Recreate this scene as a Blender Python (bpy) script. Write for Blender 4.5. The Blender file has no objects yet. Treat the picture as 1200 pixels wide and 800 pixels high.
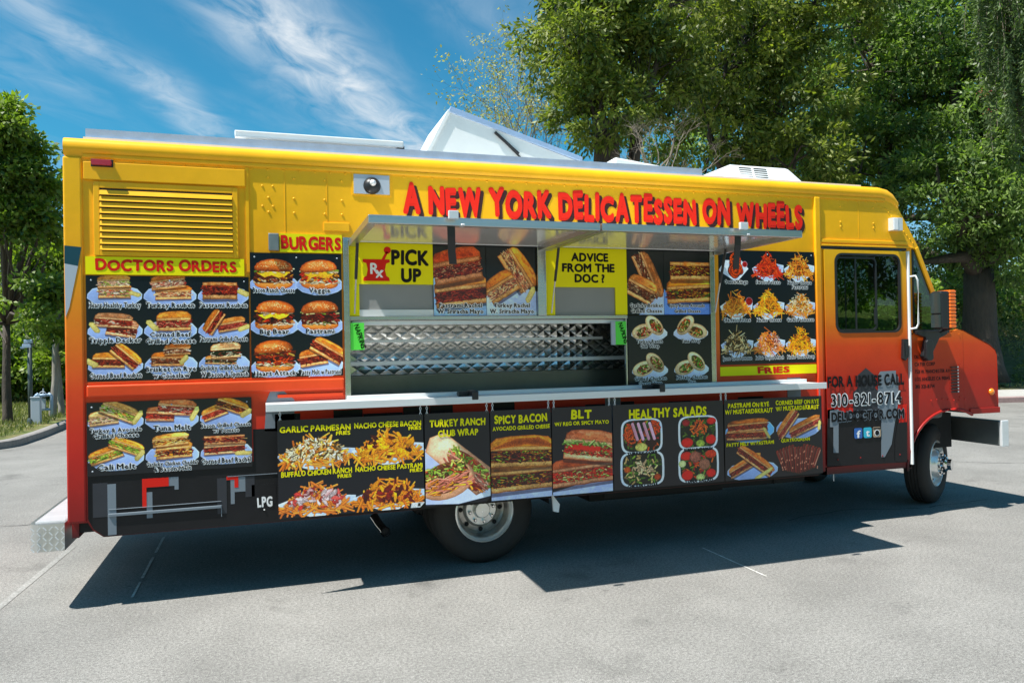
import bpy, bmesh, math, random
import numpy as np
from mathutils import Vector, Matrix, noise as mnoise
random.seed(7); RNG = np.random.default_rng(7)
scene = bpy.context.scene
COL = scene.collection
R = math.radians
PI = math.pi

# ------------------------------------------------------------------ camera
CAM_D = 5.5; CAM_H = 0.3011 * CAM_D; F_PX = 885.5
yaw, pit, rol = R(18.336), R(0.3855), R(-1.0375)
fw = Vector((math.sin(yaw)*math.cos(pit), math.cos(yaw)*math.cos(pit), math.sin(pit)))
r0 = Vector((math.cos(yaw), -math.sin(yaw), 0)); u0 = r0.cross(fw)
rt = r0*math.cos(rol) + u0*math.sin(rol); up = -r0*math.sin(rol) + u0*math.cos(rol)
CPOS = Vector((0, -CAM_D, CAM_H))
camd = bpy.data.cameras.new('camera'); cam = bpy.data.objects.new('camera', camd); COL.objects.link(cam)
cam.matrix_world = Matrix(((rt.x, up.x, -fw.x, CPOS.x), (rt.y, up.y, -fw.y, CPOS.y), (rt.z, up.z, -fw.z, CPOS.z), (0, 0, 0, 1)))
camd.sensor_width = 36; camd.lens = F_PX/1200*36; camd.clip_start = 0.05; camd.clip_end = 3000
scene.camera = cam
def at(px, py, depth):
    """world point seen at a photo pixel, at a distance along the view axis"""
    return CPOS + fw*depth + rt*((px-600)/F_PX*depth) - up*((py-400)/F_PX*depth)

# ------------------------------------------------------------------ light
SUN = Vector((0.495, 0.14, -1.0))
el = math.atan2(1.0, math.hypot(SUN.x, SUN.y)); az = math.atan2(-SUN.x, -SUN.y)
sl = bpy.data.lights.new('sun', 'SUN'); sl.energy = 5.0; sl.angle = R(0.5); sl.color = (1, 0.965, 0.9)
so = bpy.data.objects.new('sun', sl); COL.objects.link(so); so.location = (-8, -2, 20)
so.rotation_euler = SUN.to_track_quat('-Z', 'Y').to_euler()
world = bpy.data.worlds.new('World'); scene.world = world; world.use_nodes = True
wn = world.node_tree; wn.nodes.clear()
def WN(t, **k):
    n = wn.nodes.new(t)
    for a, b in k.items(): setattr(n, a, b)
    return n
sky = WN('ShaderNodeTexSky'); sky.sky_type = 'NISHITA'; sky.sun_disc = False
sky.sun_elevation = el; sky.sun_rotation = az; sky.air_density = 1.0; sky.dust_density = 0.6; sky.ozone_density = 2.5
bg = WN('ShaderNodeBackground'); bg.inputs[1].default_value = 0.075
wo = WN('ShaderNodeOutputWorld')
tc = WN('ShaderNodeTexCoord')
# thin cirrus: streaks in the sky by direction, running up to the left
sep = WN('ShaderNodeSeparateXYZ'); wn.links.new(tc.outputs['Generated'], sep.inputs[0])
mx = WN('ShaderNodeMath', operation='MAXIMUM'); mx.inputs[1].default_value = 0.06; wn.links.new(sep.outputs[2], mx.inputs[0])
dv = WN('ShaderNodeVectorMath', operation='DIVIDE'); wn.links.new(tc.outputs['Generated'], dv.inputs[0])
cmb = WN('ShaderNodeCombineXYZ')
for i in range(3): wn.links.new(mx.outputs[0], cmb.inputs[i])
wn.links.new(cmb.outputs[0], dv.inputs[1])
def Mth(op, a, b=None, clamp=False):
    n = WN('ShaderNodeMath', operation=op); n.use_clamp = clamp
    for i, v in enumerate((a, b)):
        if v is None: continue
        if isinstance(v, (int, float)): n.inputs[i].default_value = v
        else: wn.links.new(v, n.inputs[i])
    return n.outputs[0]
suv = WN('ShaderNodeSeparateXYZ'); wn.links.new(dv.outputs[0], suv.inputs[0]); U, V = suv.outputs[0], suv.outputs[1]
al_ = Mth('ADD', Mth('MULTIPLY', U, .41), Mth('MULTIPLY', V, .91)); ac_ = Mth('SUBTRACT', Mth('MULTIPLY', U, .91), Mth('MULTIPLY', V, .41))
def cnoise(sa, sc_, off, det, ro, dist):
    c = WN('ShaderNodeCombineXYZ'); wn.links.new(Mth('MULTIPLY', ac_, sa), c.inputs[0]); wn.links.new(Mth('MULTIPLY', al_, sc_), c.inputs[1]); c.inputs[2].default_value = off
    n = WN('ShaderNodeTexNoise'); n.inputs['Scale'].default_value = 1; n.inputs['Detail'].default_value = det; n.inputs['Roughness'].default_value = ro; n.inputs['Distortion'].default_value = dist; wn.links.new(c.outputs[0], n.inputs['Vector']); return n.outputs[0]
warp = Mth('MULTIPLY', Mth('SUBTRACT', cnoise(3, 1.6, 9, 3, .5, 0), .5), .35)
def band(c0, v0, k, w):
    d_ = Mth('DIVIDE', Mth('SUBTRACT', Mth('ADD', U, warp), Mth('ADD', c0, Mth('MULTIPLY', Mth('SUBTRACT', V, v0), k))), w); return Mth('POWER', 2.718, Mth('MULTIPLY', Mth('MULTIPLY', d_, d_), -1))
far_ = WN('ShaderNodeMapRange'); far_.inputs[1].default_value = .46; far_.inputs[2].default_value = .72; wn.links.new(cnoise(2.2, .7, 4, 4, .5, .2), far_.inputs[0])
mask = Mth('ADD', Mth('ADD', Mth('MULTIPLY', band(-.50, 2.72, .30, .11), .62), Mth('MULTIPLY', band(.22, 2.70, .50, .19), 1.0)), Mth('MULTIPLY', far_.outputs[0], .28))
wisp = WN('ShaderNodeMapRange'); wisp.inputs[1].default_value = .30; wisp.inputs[2].default_value = .78; wn.links.new(cnoise(6.5, 2.8, 1, 10, .60, .8), wisp.inputs[0])
crf = Mth('MULTIPLY', Mth('MULTIPLY', mask, wisp.outputs[0]), Mth('MULTIPLY', Mth('SUBTRACT', sep.outputs[2], .07, True), 7.0, True))
crf = Mth('MULTIPLY', crf, 1.05, True)
tint = WN('ShaderNodeMixRGB', blend_type='MULTIPLY'); tint.inputs[0].default_value = 1; 
tel = WN('ShaderNodeMapRange'); tel.inputs[1].default_value = 0.02; tel.inputs[2].default_value = 0.24; wn.links.new(sep.outputs[2], tel.inputs[0])
tcol = WN('ShaderNodeMixRGB'); tcol.inputs[1].default_value = (0.85, 0.95, 1.08, 1); tcol.inputs[2].default_value = (0.26, 0.97, 1.06, 1); wn.links.new(tel.outputs[0], tcol.inputs[0]); wn.links.new(tcol.outputs[0], tint.inputs[2])
wn.links.new(sky.outputs[0], tint.inputs[1])
mix = WN('ShaderNodeMixRGB'); mix.inputs[2].default_value = (6.4, 6.9, 7.3, 1)
wn.links.new(crf, mix.inputs[0]); wn.links.new(tint.outputs[0], mix.inputs[1]); wn.links.new(mix.outputs[0], bg.inputs[0])
wn.links.new(bg.outputs[0], wo.inputs[0])
scene.view_settings.view_transform = 'Standard'; scene.view_settings.look = 'None'
scene.view_settings.exposure = 0.78; scene.view_settings.gamma = 1.0
scene.render.engine = 'CYCLES'; scene.cycles.max_bounces = 8; scene.cycles.transparent_max_bounces = 12

# ------------------------------------------------------------------ materials
def mat(name, color, rough=0.5, metal=0.0, bump=0.0, bscale=20.0, var=0.0, vscale=4.0, coat=0.0, spec=0.5, vdark=0.6, bdist=0.01, stretch=(1, 1, 1)):
    m = bpy.data.materials.new(name); m.use_nodes = True; nt = m.node_tree; b = nt.nodes['Principled BSDF']
    b.inputs['Base Color'].default_value = (*color, 1); b.inputs['Roughness'].default_value = rough; b.inputs['Metallic'].default_value = metal
    b.inputs['Coat Weight'].default_value = coat; b.inputs['Coat Roughness'].default_value = 0.08; b.inputs['Specular IOR Level'].default_value = spec
    t = nt.nodes.new('ShaderNodeTexCoord'); mpn = nt.nodes.new('ShaderNodeMapping'); mpn.inputs['Scale'].default_value = stretch
    nt.links.new(t.outputs['Object'], mpn.inputs[0])
    if var:
        n = nt.nodes.new('ShaderNodeTexNoise'); n.inputs['Scale'].default_value = vscale; n.inputs['Detail'].default_value = 8; n.inputs['Roughness'].default_value = 0.65
        nt.links.new(mpn.outputs[0], n.inputs['Vector'])
        rp = nt.nodes.new('ShaderNodeMapRange'); rp.inputs[1].default_value = 0.3; rp.inputs[2].default_value = 0.7; rp.inputs[3].default_value = 1-var; rp.inputs[4].default_value = 1+var*0.6
        nt.links.new(n.outputs[0], rp.inputs[0])
        mm = nt.nodes.new('ShaderNodeVectorMath'); mm.operation = 'SCALE'; mm.inputs[0].default_value = color
        nt.links.new(rp.outputs[0], mm.inputs['Scale']); nt.links.new(mm.outputs[0], b.inputs['Base Color'])
        rr = nt.nodes.new('ShaderNodeMapRange'); rr.inputs[3].default_value = rough*0.8; rr.inputs[4].default_value = min(1, rough*1.25)
        nt.links.new(n.outputs[0], rr.inputs[0]); nt.links.new(rr.outputs[0], b.inputs['Roughness'])
    if bump:
        n = nt.nodes.new('ShaderNodeTexNoise'); n.inputs['Scale'].default_value = bscale; n.inputs['Detail'].default_value = 4
        nt.links.new(mpn.outputs[0], n.inputs['Vector'])
        bp = nt.nodes.new('ShaderNodeBump'); bp.inputs['Strength'].default_value = bump; bp.inputs['Distance'].default_value = bdist
        nt.links.new(n.outputs[0], bp.inputs['Height']); nt.links.new(bp.outputs[0], b.inputs['Normal'])
    return m
def lin(c): return tuple((x/12.92 if x <= .04045 else ((x+.055)/1.055)**2.4) for x in c)
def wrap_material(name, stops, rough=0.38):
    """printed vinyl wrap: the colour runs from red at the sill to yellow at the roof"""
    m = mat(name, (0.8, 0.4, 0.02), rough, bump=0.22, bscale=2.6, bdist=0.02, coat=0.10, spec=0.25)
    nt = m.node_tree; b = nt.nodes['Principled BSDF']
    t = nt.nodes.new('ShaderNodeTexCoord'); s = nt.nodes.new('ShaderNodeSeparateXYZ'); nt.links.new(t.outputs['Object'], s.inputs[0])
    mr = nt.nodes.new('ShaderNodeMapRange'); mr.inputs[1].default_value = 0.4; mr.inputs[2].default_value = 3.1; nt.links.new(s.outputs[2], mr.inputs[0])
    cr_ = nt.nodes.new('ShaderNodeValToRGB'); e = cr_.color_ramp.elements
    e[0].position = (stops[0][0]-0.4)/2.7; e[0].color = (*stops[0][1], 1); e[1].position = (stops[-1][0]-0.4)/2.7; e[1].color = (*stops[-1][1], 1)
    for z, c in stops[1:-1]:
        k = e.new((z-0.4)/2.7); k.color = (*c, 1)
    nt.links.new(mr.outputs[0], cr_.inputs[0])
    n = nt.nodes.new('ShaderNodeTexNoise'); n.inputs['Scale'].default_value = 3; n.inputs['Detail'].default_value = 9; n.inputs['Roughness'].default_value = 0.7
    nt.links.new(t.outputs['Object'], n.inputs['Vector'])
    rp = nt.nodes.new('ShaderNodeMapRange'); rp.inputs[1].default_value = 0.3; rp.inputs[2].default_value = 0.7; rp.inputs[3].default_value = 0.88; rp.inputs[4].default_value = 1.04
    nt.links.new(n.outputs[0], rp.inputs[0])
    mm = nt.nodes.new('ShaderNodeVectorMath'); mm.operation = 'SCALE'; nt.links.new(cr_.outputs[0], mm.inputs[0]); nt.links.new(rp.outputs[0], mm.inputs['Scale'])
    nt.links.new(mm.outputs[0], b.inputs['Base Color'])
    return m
M = {}
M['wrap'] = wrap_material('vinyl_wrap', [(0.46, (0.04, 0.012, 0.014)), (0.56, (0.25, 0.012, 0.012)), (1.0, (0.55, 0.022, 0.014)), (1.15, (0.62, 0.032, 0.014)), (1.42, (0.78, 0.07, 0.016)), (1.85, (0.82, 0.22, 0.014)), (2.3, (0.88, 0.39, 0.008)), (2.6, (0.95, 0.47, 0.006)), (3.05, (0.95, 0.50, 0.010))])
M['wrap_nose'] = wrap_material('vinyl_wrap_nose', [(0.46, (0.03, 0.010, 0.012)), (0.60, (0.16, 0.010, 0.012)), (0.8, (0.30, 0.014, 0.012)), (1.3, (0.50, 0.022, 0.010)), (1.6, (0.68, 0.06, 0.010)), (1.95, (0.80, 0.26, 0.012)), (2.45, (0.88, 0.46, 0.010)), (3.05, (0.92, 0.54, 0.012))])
M['yellow'] = mat('yellow_print', (0.90, 0.80, 0.004), 0.35, spec=0.2)
M['gold'] = mat('yellow_paint', (0.95, 0.47, 0.008), 0.34, var=0.10, coat=0.12, spec=0.3)
M['black'] = mat('black_print', (0.008, 0.008, 0.009), 0.5, spec=0.2)
M['dark'] = mat('dark_print', (0.016, 0.016, 0.018), 0.3, var=0.2, spec=0.2)
M['dark2'] = mat('dark_grey_print', (0.045, 0.047, 0.055), 0.3, var=0.1, spec=0.2)
M['grey'] = mat('grey_print', (0.20, 0.235, 0.27), 0.35, var=0.05, spec=0.2)
M['lgrey'] = mat('light_grey_print', (0.42, 0.47, 0.53), 0.35, spec=0.2)
M['redp'] = mat('red_print', (0.72, 0.018, 0.010), 0.35, spec=0.2)
M['titlered'] = mat('title_red_print', (0.86, 0.026, 0.012), 0.35, spec=0.2)
M['brownp'] = mat('dark_brown_print', (0.05, 0.012, 0.010), 0.4)
M['white'] = mat('white_print', (0.88, 0.88, 0.88), 0.4)
M['whitem'] = mat('white_painted_metal', (0.78, 0.79, 0.78), 0.38, var=0.06, bump=0.05)
M['teal'] = mat('teal_print', (0.006, 0.055, 0.08), 0.35)
M['alu'] = mat('brushed_aluminium', (0.62, 0.63, 0.63), 0.33, 1.0, bump=0.08, bscale=60, var=0.12, vscale=6, stretch=(0.2, 6, 6))
M['alu_light'] = mat('bright_aluminium', (0.78, 0.79, 0.80), 0.42, 0.35, var=0.08, vscale=5, stretch=(0.3, 5, 5))
M['mirror_steel'] = mat('polished_steel_sheet', (0.90, 0.89, 0.88), 0.14, 0.5, bump=0.02, bscale=3, var=0.05, bdist=0.005)
M['quilt'] = mat('quilted_steel', (0.93, 0.91, 0.85), 0.17, 0.95, bump=0.05, bscale=25, var=0.1)
M['steel'] = mat('stainless_steel', (0.52, 0.53, 0.52), 0.24, 1.0, bump=0.05, bscale=40, var=0.1, stretch=(.3, 5, 5))
M['dsteel'] = mat('dull_steel', (0.30, 0.31, 0.30), 0.4, 0.8, var=0.2)
M['chrome'] = mat('chrome', (0.8, 0.8, 0.8), 0.08, 1.0)
M['rim'] = mat('rim_steel', (0.92, 0.91, 0.88), 0.25, 0.55, var=0.15, vscale=12)
M['rimdark'] = mat('rim_inner_steel', (0.42, 0.40, 0.37), 0.3, 0.6, var=0.4, vscale=14)  # darker steel inside the dish of the dual wheels
M['rubber'] = mat('tyre_rubber', (0.022, 0.020, 0.018), 0.75, bump=0.25, bscale=50, var=0.35, vscale=6)
M['blackpl'] = mat('black_plastic', (0.014, 0.015, 0.017), 0.4, bump=0.05)
M['under'] = mat('underbody_black', (0.012, 0.012, 0.012), 0.8, var=0.4)
M['orangepl'] = mat('orange_mirror_back', (0.85, 0.16, 0.012), 0.3, coat=0.3)
M['amber'] = mat('amber_lens', (0.9, 0.25, 0.01), 0.15, coat=0.6)
M['redlens'] = mat('red_lens', (0.45, 0.01, 0.015), 0.12, coat=0.8)
M['galv'] = mat('galvanised_sheet_sky_tint', (0.42, 0.54, 0.74), 0.3, 0.3, bump=0.1, bscale=12, var=0.12, vscale=9)  # the sky's reflection is put into the bluish base colour
M['greycloth'] = mat('frosted_grey_pane', (0.27, 0.27, 0.27), 0.3, var=0.06, vscale=3)
M['green'] = mat('green_card', (0.10, 0.75, 0.06), 0.5)
M['seat'] = mat('grey_seat_vinyl', (0.06, 0.06, 0.065), 0.6, bump=0.1)
M['interior'] = mat('cab_interior_grey', (0.10, 0.10, 0.10), 0.6, var=0.1)
M['fblue'] = mat('social_blue_print', (0.02, 0.12, 0.42), 0.35)
M['tblue'] = mat('social_cyan_print', (0.02, 0.45, 0.62), 0.35)
M['tan'] = mat('social_tan_print', (0.42, 0.30, 0.2), 0.4)
def glass_material(name, tint_, fac):
    m = bpy.data.materials.new(name); m.use_nodes = True; nt = m.node_tree; nt.nodes.clear()
    o = nt.nodes.new('ShaderNodeOutputMaterial'); g = nt.nodes.new('ShaderNodeBsdfGlossy'); g.inputs['Roughness'].default_value = 0.01
    g.inputs['Color'].default_value = (1, 1, 1, 1)
    t = nt.nodes.new('ShaderNodeBsdfTransparent'); t.inputs[0].default_value = (*tint_, 1)
    lw = nt.nodes.new('ShaderNodeLayerWeight'); lw.inputs[0].default_value = 0.5; pw = nt.nodes.new('ShaderNodeMath'); pw.operation = 'POWER'; pw.inputs[1].default_value = 4; nt.links.new(lw.outputs['Facing'], pw.inputs[0]); fr = nt.nodes.new('ShaderNodeMath'); fr.operation = 'MULTIPLY_ADD'; fr.inputs[1].default_value = .95; fr.inputs[2].default_value = .05; nt.links.new(pw.outputs[0], fr.inputs[0])
    ml = nt.nodes.new('ShaderNodeMath'); ml.operation = 'MULTIPLY'; ml.inputs[1].default_value = fac; ml.use_clamp = True
    nt.links.new(fr.outputs[0], ml.inputs[0])
    mxs = nt.nodes.new('ShaderNodeMixShader'); nt.links.new(ml.outputs[0], mxs.inputs[0]); nt.links.new(t.outputs[0], mxs.inputs[1]); nt.links.new(g.outputs[0], mxs.inputs[2])
    nt.links.new(mxs.outputs[0], o.inputs[0]); return m
M['glass'] = glass_material('window_glass', (0.60, 0.66, 0.63), 1.0)
M['glass_dark'] = glass_material('tinted_glass', (0.42, 0.52, 0.47), 1.3)
M['mirror_glass'] = mat('dark_mirror_glass', (0.03, 0.045, 0.045), 0.05, 0.0)

# ------------------------------------------------------------------ mesh builder
class MB:
    def __init__(s): s.v = []; s.f = []; s.m = []; s.subs = []
    def add(s, vs, fs, mi=0):
        o = len(s.v); s.v += [tuple(v) for v in vs]
        for f in fs: s.f.append([i+o for i in f]); s.m.append(mi)
    def box(s, x0, x1, y0, y1, z0, z1, mi=0):
        vs = [(x, y, z) for x in (x0, x1) for y in (y0, y1) for z in (z0, z1)]
        s.add(vs, [(0, 1, 3, 2), (4, 6, 7, 5), (0, 4, 5, 1), (2, 3, 7, 6), (0, 2, 6, 4), (1, 5, 7, 3)], mi)
    def prism(s, poly, y0, y1, mi=0):
        """outline in x,z pushed from y0 to y1"""
        n = len(poly); a = sum(poly[i][0]*poly[(i+1) % n][1]-poly[(i+1) % n][0]*poly[i][1] for i in range(n))
        if a < 0: poly = poly[::-1]
        vs = [(x, y0, z) for x, z in poly] + [(x, y1, z) for x, z in poly]
        fs = [list(range(n)), list(range(2*n-1, n-1, -1))] + [(i, i+n, (i+1) % n+n, (i+1) % n) for i in range(n)]
        s.add(vs, fs, mi)
    def extr(s, prof, x0, x1, mi=0, caps=True):
        """outline in y,z pushed along x"""
        n = len(prof); vs = [(x0, y, z) for y, z in prof] + [(x1, y, z) for y, z in prof]
        fs = [(i, (i+1) % n, (i+1) % n+n, i+n) for i in range(n)]
        if caps: fs += [list(range(n)), list(range(2*n-1, n-1, -1))]
        s.add(vs, fs, mi)
    def tube(s, path, rad, n=8, mi=0, caps=True):
        path = [Vector(p) for p in path]; k = len(path)
        rads = rad if isinstance(rad, (list, tuple)) else [rad]*k
        ref = None; vs = []
        for i, p in enumerate(path):
            d = (path[min(i+1, k-1)]-path[max(i-1, 0)])
            if d.length < 1e-9: d = Vector((0, 0, 1))
            d.normalize()
            if ref is None: ref = Vector((0, 0, 1)) if abs(d.z) < 0.9 else Vector((1, 0, 0))
            a = d.cross(ref)
            if a.length < 1e-6: a = d.orthogonal()
            a.normalize(); b = d.cross(a); ref = b.cross(d) if False else ref
            for j in range(n):
                t = 2*PI*j/n; vs.append(p+a*math.cos(t)*rads[i]+b*math.sin(t)*rads[i])
        fs = [(i*n+j, i*n+(j+1) % n, (i+1)*n+(j+1) % n, (i+1)*n+j) for i in range(k-1) for j in range(n)]
        if caps: fs += [list(range(n-1, -1, -1)), list(range((k-1)*n, k*n))]
        s.add(vs, fs, mi)
    def lathe(s, prof, c, axis, n=32, mi=0):
        """profile (r, h) about a line through c along axis"""
        ax = Vector(axis).normalized(); a = ax.orthogonal().normalized(); b = ax.cross(a); c = Vector(c); k = len(prof)
        vs = [c+ax*h+(a*math.cos(2*PI*j/n)+b*math.sin(2*PI*j/n))*r_ for r_, h in prof for j in range(n)]
        fs = [(i*n+j, i*n+(j+1) % n, (i+1)*n+(j+1) % n, (i+1)*n+j) for i in range(k-1) for j in range(n)]
        s.add(vs, fs, mi)
    def dome(s, c, r_, h, axis=(0, -1, 0), n=6, mi=0):
        s.lathe([(r_, 0), (r_*.75, h*.7), (0.0005, h)], c, axis, n, mi)
    def build(s, name, mats, parent=None, smooth=False, bevel=0.0, seg=2, auto=None):
        me = bpy.data.meshes.new(name); me.from_pydata(s.v, [], s.f)
        if not isinstance(mats, (list, tuple)): mats = [mats]
        for m_ in mats: me.materials.append(m_)
        me.polygons.foreach_set('material_index', s.m)
        if smooth or auto: me.polygons.foreach_set('use_smooth', [True]*len(s.f))
        me.update()
        if auto: me.set_sharp_from_angle(angle=R(auto))
        o = bpy.data.objects.new(name, me); COL.objects.link(o)
        if bevel:
            b = o.modifiers.new('bevel', 'BEVEL'); b.width = bevel; b.segments = seg; b.limit_method = 'ANGLE'; b.angle_limit = R(35); b.harden_normals = False
        if parent is not None: attach(o, parent)
        return o
def worldpos(o):
    v = Vector(o.location)
    return v if o.parent is None else v + (o.matrix_parent_inverse.to_translation()) + worldpos(o.parent)
def attach(o, parent):
    o.parent = parent
    o.matrix_parent_inverse = Matrix.Translation(-worldpos(parent))
def empty(name, loc):
    o = bpy.data.objects.new(name, None); COL.objects.link(o); o.location = loc; return o
def tag(o, label=None, cat=None, group=None, kind=None):
    if label: o['label'] = label
    if cat: o['category'] = cat
    if group: o['group'] = group
    if kind: o['kind'] = kind
    return o

# ------------------------------------------------------------------ lettering
CH = "ABCDEFGHIJKLMNOPQRSTUVWXYZabcdefghijklmnopqrstuvwxyz0123456789&?'.,-/"
GL = {}
def load_glyphs(key, res):
    obs = []
    for c in CH:
        cu = bpy.data.curves.new('glyph', 'FONT'); cu.body = c; cu.size = 1; cu.resolution_u = res; cu.dimensions = '2D'; cu.fill_mode = 'FRONT'
        o = bpy.data.objects.new('glyph', cu); COL.objects.link(o); obs.append((c, o, cu))
    dg = bpy.context.evaluated_depsgraph_get(); dg.update()
    for c, o, cu in obs:
        me = bpy.data.meshes.new_from_object(o.evaluated_get(dg))
        vs = np.array([v.co[:2] for v in me.vertices]) if len(me.vertices) else np.zeros((0, 2))
        GL[(c, key)] = (vs, [list(p_.vertices) for p_ in me.polygons])
        bpy.data.meshes.remove(me); bpy.data.objects.remove(o); bpy.data.curves.remove(cu)
REG, FAT, XFAT, HALO = 0.0, 0.029, 0.048, 0.078
load_glyphs('hi', 4); load_glyphs('lo', 1)
CAP = GL[('H', 'hi')][0][:, 1].max()
def text(mb, s, x0, x1, z, h, y, mi=0, bold=REG, jit=0.0, space=0.05, seed=3, dx=0, dz=0, lay=None, res='hi'):
    """one line fitted between x0 and x1, baseline z, capital height h, on the plane y (facing -y);
    heavy letters are the glyph laid over itself on a small circle"""
    rr = random.Random(seed); xs = []; cur = bold; lb = bold if lay is None else lay
    for c in s:
        if c == ' ': cur += 0.25+lb; xs.append(None); continue
        g = GL[(c, res)][0]; w = g[:, 0].max()-g[:, 0].min(); xs.append((cur, g[:, 0].min())); cur += w+space+2*lb
    cur -= space+lb; sx = (x1-x0)/cur; sz = h/CAP
    r_ = bold-REG; offs = [(0, 0)]; NA = 18 if bold > .055 else 9
    if r_ > 0.03: offs = [(r_*math.cos(t), r_*math.sin(t)) for t in [k*2*PI/NA for k in range(NA)]]+[(0, 0)]
    if res == 'lo' and r_ > .05: offs = [(r_*math.cos(t), r_*math.sin(t)) for t in [k*PI/3+.3 for k in range(6)]]
    elif r_ <= 0.03 and r_ > 0: offs = [(-r_, -r_*.5), (r_, -r_*.5), (0, r_)]
    for i, c in enumerate(s):
        if c == ' ': continue
        vs, fs = GL[(c, res)]; v = vs.copy(); off, mn = xs[i]
        g = GL[(c, res)][0]; w = g[:, 0].max()-g[:, 0].min()
        k = rr.uniform(-1, 1)*0.22; a = rr.uniform(-1, 1)*R(4); sc = 1+rr.uniform(-.08, .1); sh = rr.uniform(-.05, .05)
        X = (v[:, 0]-mn); Z = v[:, 1].copy()
        if jit:
            cx = w/2; u_ = (Z/CAP-0.5); X = cx+(X-cx)*(1+k*u_*jit); Z = Z*(1+(sc-1)*jit)+sh*jit
            X, Z = cx+(X-cx)*math.cos(a*jit)-(Z-CAP/2)*math.sin(a*jit), CAP/2+(X-cx)*math.sin(a*jit)+(Z-CAP/2)*math.cos(a*jit)
        for q, (ox, oz) in enumerate(offs):
            px = x0+(off+X+ox)*sx+dx; pz = z+(Z+oz)*sz+dz
            mb.add([(float(a_), y+q*0.00009, float(b_)) for a_, b_ in zip(px, pz)], fs, mi)
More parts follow.
